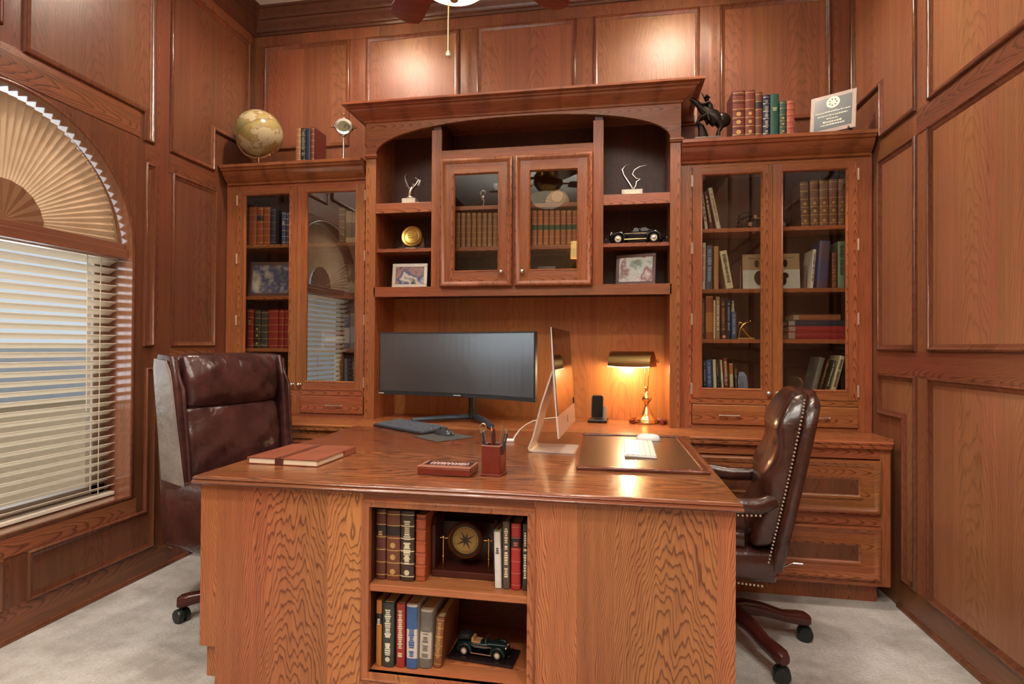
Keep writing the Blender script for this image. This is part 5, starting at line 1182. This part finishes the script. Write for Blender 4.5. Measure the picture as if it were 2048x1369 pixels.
# back
def back_sec(t):   # t 0 bottom ..1 top : centre x, z, halfwidth, thickness
    z = .47+.595*t; x = -.125-.12*t-.01*t*t
    hw = .25+.03*math.sin(PI*min(1, t*1.1))-(.06*max(0, (t-.8)/.2)**2); th = .056-.01*t
    return V(x, 0, z), hw, th
rs_ = []; NT_ = 26
for i in range(NT_+1):
    t = i/NT_; c, hw, th = back_sec(t)
    if t > .92: k = math.sqrt(max(.02, 1-((t-.92)/.08)**2)); th *= max(.35, k); hw *= .93+.07*k
    if i == 0: th *= .7
    ring = sring(c, V(0, 1, 0), V(1, 0, -.2).normalized(), hw, th, 40, .5)
    for j, p in enumerate(ring):
        if (p-c).x > th*.3:   # tufted front
            tf = .5+.5*math.cos(2*PI*(t*3.0+.1)); tg = abs(math.sin(p.y/.135*PI))**.4
            p.x += .03*(1-tf*.75)*(.55+.45*tg)-.008
    rs_.append(ring)
MB().rings(rs_).build('backrest', LEAD, r, sub=1)
# outer back border panel
rs_ = []
for i in range(14):
    t = (i-1.6)/11.4; c, hw, th = back_sec(t*.985); c = c+V(-th*.9-.008, 0, 0)
    rs_.append(sring(c, V(0, 1, 0), V(1, 0, -.2).normalized(), hw+.008-(.05 if i == 13 else 0), .034 if i < 13 else .014, 32, .4))
MB().rings(rs_).build('outer_back', LEAD, r)
def nails(pts, r_, par, name='nailhead_trim', step=.0135, rad=.0048):
    mb = MB(); carry = 0
    for a, b_ in zip(pts[:-1], pts[1:]):
        L = (b_-a).length; n_ = max(1, int(L/step))
        for k in range(n_): mb.ball(a+(b_-a)*(k/n_), rad, n=6)
    return mb.build(name, M((225, 205, 178), .3, .8), par)
for s in (-1, 1):
    pts = []
    for i in range(13):
        t = -.17+i/12*1.13; c, hw, th = back_sec(t); pts.append(c+V(-th*.9+.024, s*(hw+.006), 0))
    nails(pts, 0, r)
# seat
MB().rings([sring(V(x, 0, .40), V(0, 1, 0), V(0, 0, 1), hw, .07, 28, .4) for x, hw in ((-.17, .235), (-.16, .25), (.0, .262), (.26, .262), (.285, .245))]).build('seat_frame', LEAD, r)
MB().rings([sring(V(x, 0, .49), V(0, 1, 0), V(0, 0, 1), hw, hh, 28, .5) for x, hw, hh in ((-.08, .2, .03), (-.06, .235, .05), (.05, .25, .055), (.22, .25, .05), (.285, .235, .035), (.30, .2, .015))]).build('seat_cushion', LEAD, r)
for s in (-1, 1): nails([V(-.12, s*.255, .336), V(.26, s*.262, .336)], 0, r)
for s in (-1, 1):
    pts = [V(-.16, s*.262, .66), V(-.11, s*.285, .638), V(-.02, s*.29, .632), V(.12, s*.295, .645), V(.24, s*.29, .645), V(.28, s*.285, .61), V(.265, s*.28, .54), V(.23, s*.27, .44)]
    MB().tube(pts, [.026, .03, .032, .032, .03, .028, .025, .023], 14, flat=.8, up=(0, 1, 0)).build('armrest', LEAD, r)
    nails([V(-.11, s*.312, .612), V(-.02, s*.318, .606), V(.12, s*.323, .62), V(.24, s*.318, .62)], 0, r)
MB().tube([V(-.20, .20, .40), V(-.225, .21, .42), V(-.235, .21, .42)], .0028, 8).tube([V(-.23, .21, .42), V(-.262, .21, .421)], .004, 8).build('tilt_lever', CHROME, r)
MB().box(-.12, .12, -.1, .1, .3, .335).build('mechanism', BLKM, r)

# left chair : high-backed with wings
r = lroot('office_chair', (-1.575, 2.40, 0), 'dark burgundy high-back executive leather chair with headrest, at the left of the desk', 'chair', None, (0, 0, R(-17)))
star_base(r, R(232), .35, CW)
def bx_(t): return -.205-.07*t
ZB0, ZB1 = .46, 1.175
rs_ = []
for t in [k/10 for k in range(11)]:
    z = ZB0-.12+(ZB1-.02-ZB0+.12)*t; k = 1 if t < .95 else .9
    rs_.append(sring(V(bx_(t)-.075, 0, z), V(0, 1, 0), V(1, 0, -.1).normalized(), 0.275*k, .05*(1 if t < .96 else .6), 32, .35))
MB().rings(rs_).build('outer_shell', LEA, r)
LSIDE = leather('side_leather_glare', (112, 100, 94), (150, 140, 132), .3)  # window glare painted in as paler grey leather
# wings: side panels running from the seat to the top
for s in (-1, 1):
    rs_ = []
    for t in [k/12 for k in range(13)]:
        z = .33+(ZB1-.33)*t; dep = .098-.022*t; 
        if t > .9: dep *= 1-(t-.9)*3.0
        rs_.append(sring(V(bx_(t)-.045+dep*.25, s*(.276+.012*t), z), V(0, 1, 0), V(1, 0, -.1).normalized(), 0.022 if t < .98 else .012, dep, 20, .55))
    MB().rings(rs_).build('wing', LEA, r)
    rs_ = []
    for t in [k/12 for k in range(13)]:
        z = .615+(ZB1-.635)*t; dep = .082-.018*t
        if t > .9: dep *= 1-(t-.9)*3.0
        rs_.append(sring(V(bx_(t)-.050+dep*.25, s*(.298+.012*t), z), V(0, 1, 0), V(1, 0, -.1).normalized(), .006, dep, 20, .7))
    MB().rings(rs_).build('side_glare_panel', LSIDE, r)  # thin skin added over the wing to carry the painted glare
# piped front edges
for s in (-1, 1):
    MB().tube([V(bx_(t)+.045+(.03 if t < .9 else .0), s*(.276+.01*t), .5+(ZB1-.52)*t) for t in [k/10 for k in range(11)]], .007, 8).build('piping', LEA, r)
def cushion(name, z0, z1, hw, th, x0, puff, mat, k=24):
    rs_ = []
    for i in range(17):
        t = i/16; z = z0+(z1-z0)*t; q = math.sin(PI*(.06+.88*t))**.5; tt = (z-ZB0)/(ZB1-ZB0)
        rg = sring(V(bx_(tt)+x0, 0, z), V(0, 1, 0), V(1, 0, -.1).normalized(), hw*(.93+.07*q), th*q, 44, .62)
        for p in rg:
            if p.x > bx_(tt)+x0: p.x += puff*(.004*math.sin(p.y*62+z*21)+.003*math.sin(p.y*35-z*50))*q
        rs_.append(rg)
    return MB().rings(rs_).build(name, mat, r, sub=1)
cushion('headrest', .935, 1.185, .253, .085, -.0, 1, LEA)
cushion('back_cushion', .52, .955, .253, .07, .0, 1.3, LEA)
MB().rings([sring(V(x, 0, .39), V(0, 1, 0), V(0, 0, 1), hw, .085, 28, .4) for x, hw in ((-.27, .25), (-.1, .26), (.14, .25), (.17, .24))]).build('seat_base', LEA, r)
MB().rings([sring(V(x, 0, .50), V(0, 1, 0), V(0, 0, 1), hw, hh, 28, .5) for x, hw, hh in ((-.15, .21, .04), (-.1, .23, .06), (.0, .235, .065), (.13, .23, .06), (.19, .21, .04), (.205, .17, .02))]).build('seat_cushion', LEA, r)
for s in (-1, 1): MB().rings([sring(V(x, s*.27, z), V(0, 1, 0), V(0, 0, 1), .035, hh, 18, .5) for x, z, hh in ((-.27, .47, .15), (-.1, .475, .15), (.08, .475, .145), (.13, .47, .13), (.145, .46, .09))]).build('armrest', LEA, r)
MB().box(-.12, .12, -.1, .1, .27, .31).build('mechanism', BLKM, r)

# ------------------------------------------------------------------ ceiling fan
FX, FY, FZ = -.50, 1.75, 2.565
r = lroot('ceiling_fan', (FX, FY, 0), 'red wood ceiling fan with a frosted light bowl and pull chain', 'ceiling fan')
MB().tube([V(0, 0, CEIL), V(0, 0, 2.68)], .014, 12).lathe([(.0001, CEIL-.001), (.07, CEIL-.001), (.065, CEIL-.04), (.02, CEIL-.07)], (0, 0, 0)).build('downrod', BRASSD, r)
MB().lathe([(.0001, 2.70), (.05, 2.70), (.1, 2.67), (.12, 2.62), (.12, 2.56), (.09, 2.52), (.06, 2.49), (.06, 2.46), (.0001, 2.46)], (0, 0, 0), 'Z', 32).build('motor_housing', BRASSD, r)
MB().lathe([(.14, 2.465), (.145, 2.445), (.13, 2.41), (.10, 2.384), (.055, 2.365), (.0001, 2.358)], (0, 0, 0), 'Z', 40).build('light_bowl', emit('frosted_bowl', (255, 236, 200), 2.2), r)
MB().lathe([(.0001, 2.338), (.012, 2.341), (.016, 2.349), (.012, 2.356), (.0001, 2.36)], (0, 0, 0), 'Z', 16).build('finial', NICK, r)
BLD = wood('fan_blade_wood', (120, 34, 26), (84, 20, 16), 'X', .3, 10, .25, .3, .3, .2, .4)
for k in range(5):
    a = R(90-34)+2*PI*k/5; T = Matrix.Rotation(a, 4, 'Z') @ Matrix.Translation((0, 0, FZ)) @ Matrix.Rotation(R(11), 4, 'X')
    poly = [(.17, -.045), (.3, -.056), (.49, -.065), (.53, -.06), (.555, -.03), (.56, 0), (.555, .03), (.53, .06), (.49, .065), (.3, .056), (.17, .045)]
    MB().prism(poly, -.003, .003, 'Z', 0, T).build('blade', BLD, r)
    MB().box(.1, .2, -.012, .012, .003, .008, 0, T).build('blade_arm', BRASSD, r)
cx_, cy_ = -.018, .03
cp = atY(896, 113, FY+.04)
mb = MB().tube([V(cp.x-FX, .04, 2.40), V(cp.x-FX, .04, cp.z+.02)], .0022, 6); mb.build('pull_chain', M((200, 176, 130), .3, .8), r)
MB().lathe([(.0001, cp.z-.006), (.004, cp.z-.004), (.009, cp.z), (.009, cp.z+.008), (.004, cp.z+.018), (.0001, cp.z+.022)], (cp.x-FX, .04, 0), 'Z', 12).build('chain_fob', M((214, 196, 160), .3, .6), r)
# wall sconce on the rear wall
r = lroot('wall_sconce', (-.53, YB, 2.5), 'brass wall sconce with cream cylinder shade on the rear wall', 'wall lamp')
MB().box(-.04, .04, 0, .02, -.05, .05).tube([V(0, .02, 0), V(0, .1, -.02), V(0, .12, .06)], .008, 8).build('bracket', BRASS, r)
MB().lathe([(.06, .08), (.055, .34)], (0, .12, 0), 'Z', 24).build('shade', emit('sconce_shade', (255, 206, 120), 9), r)
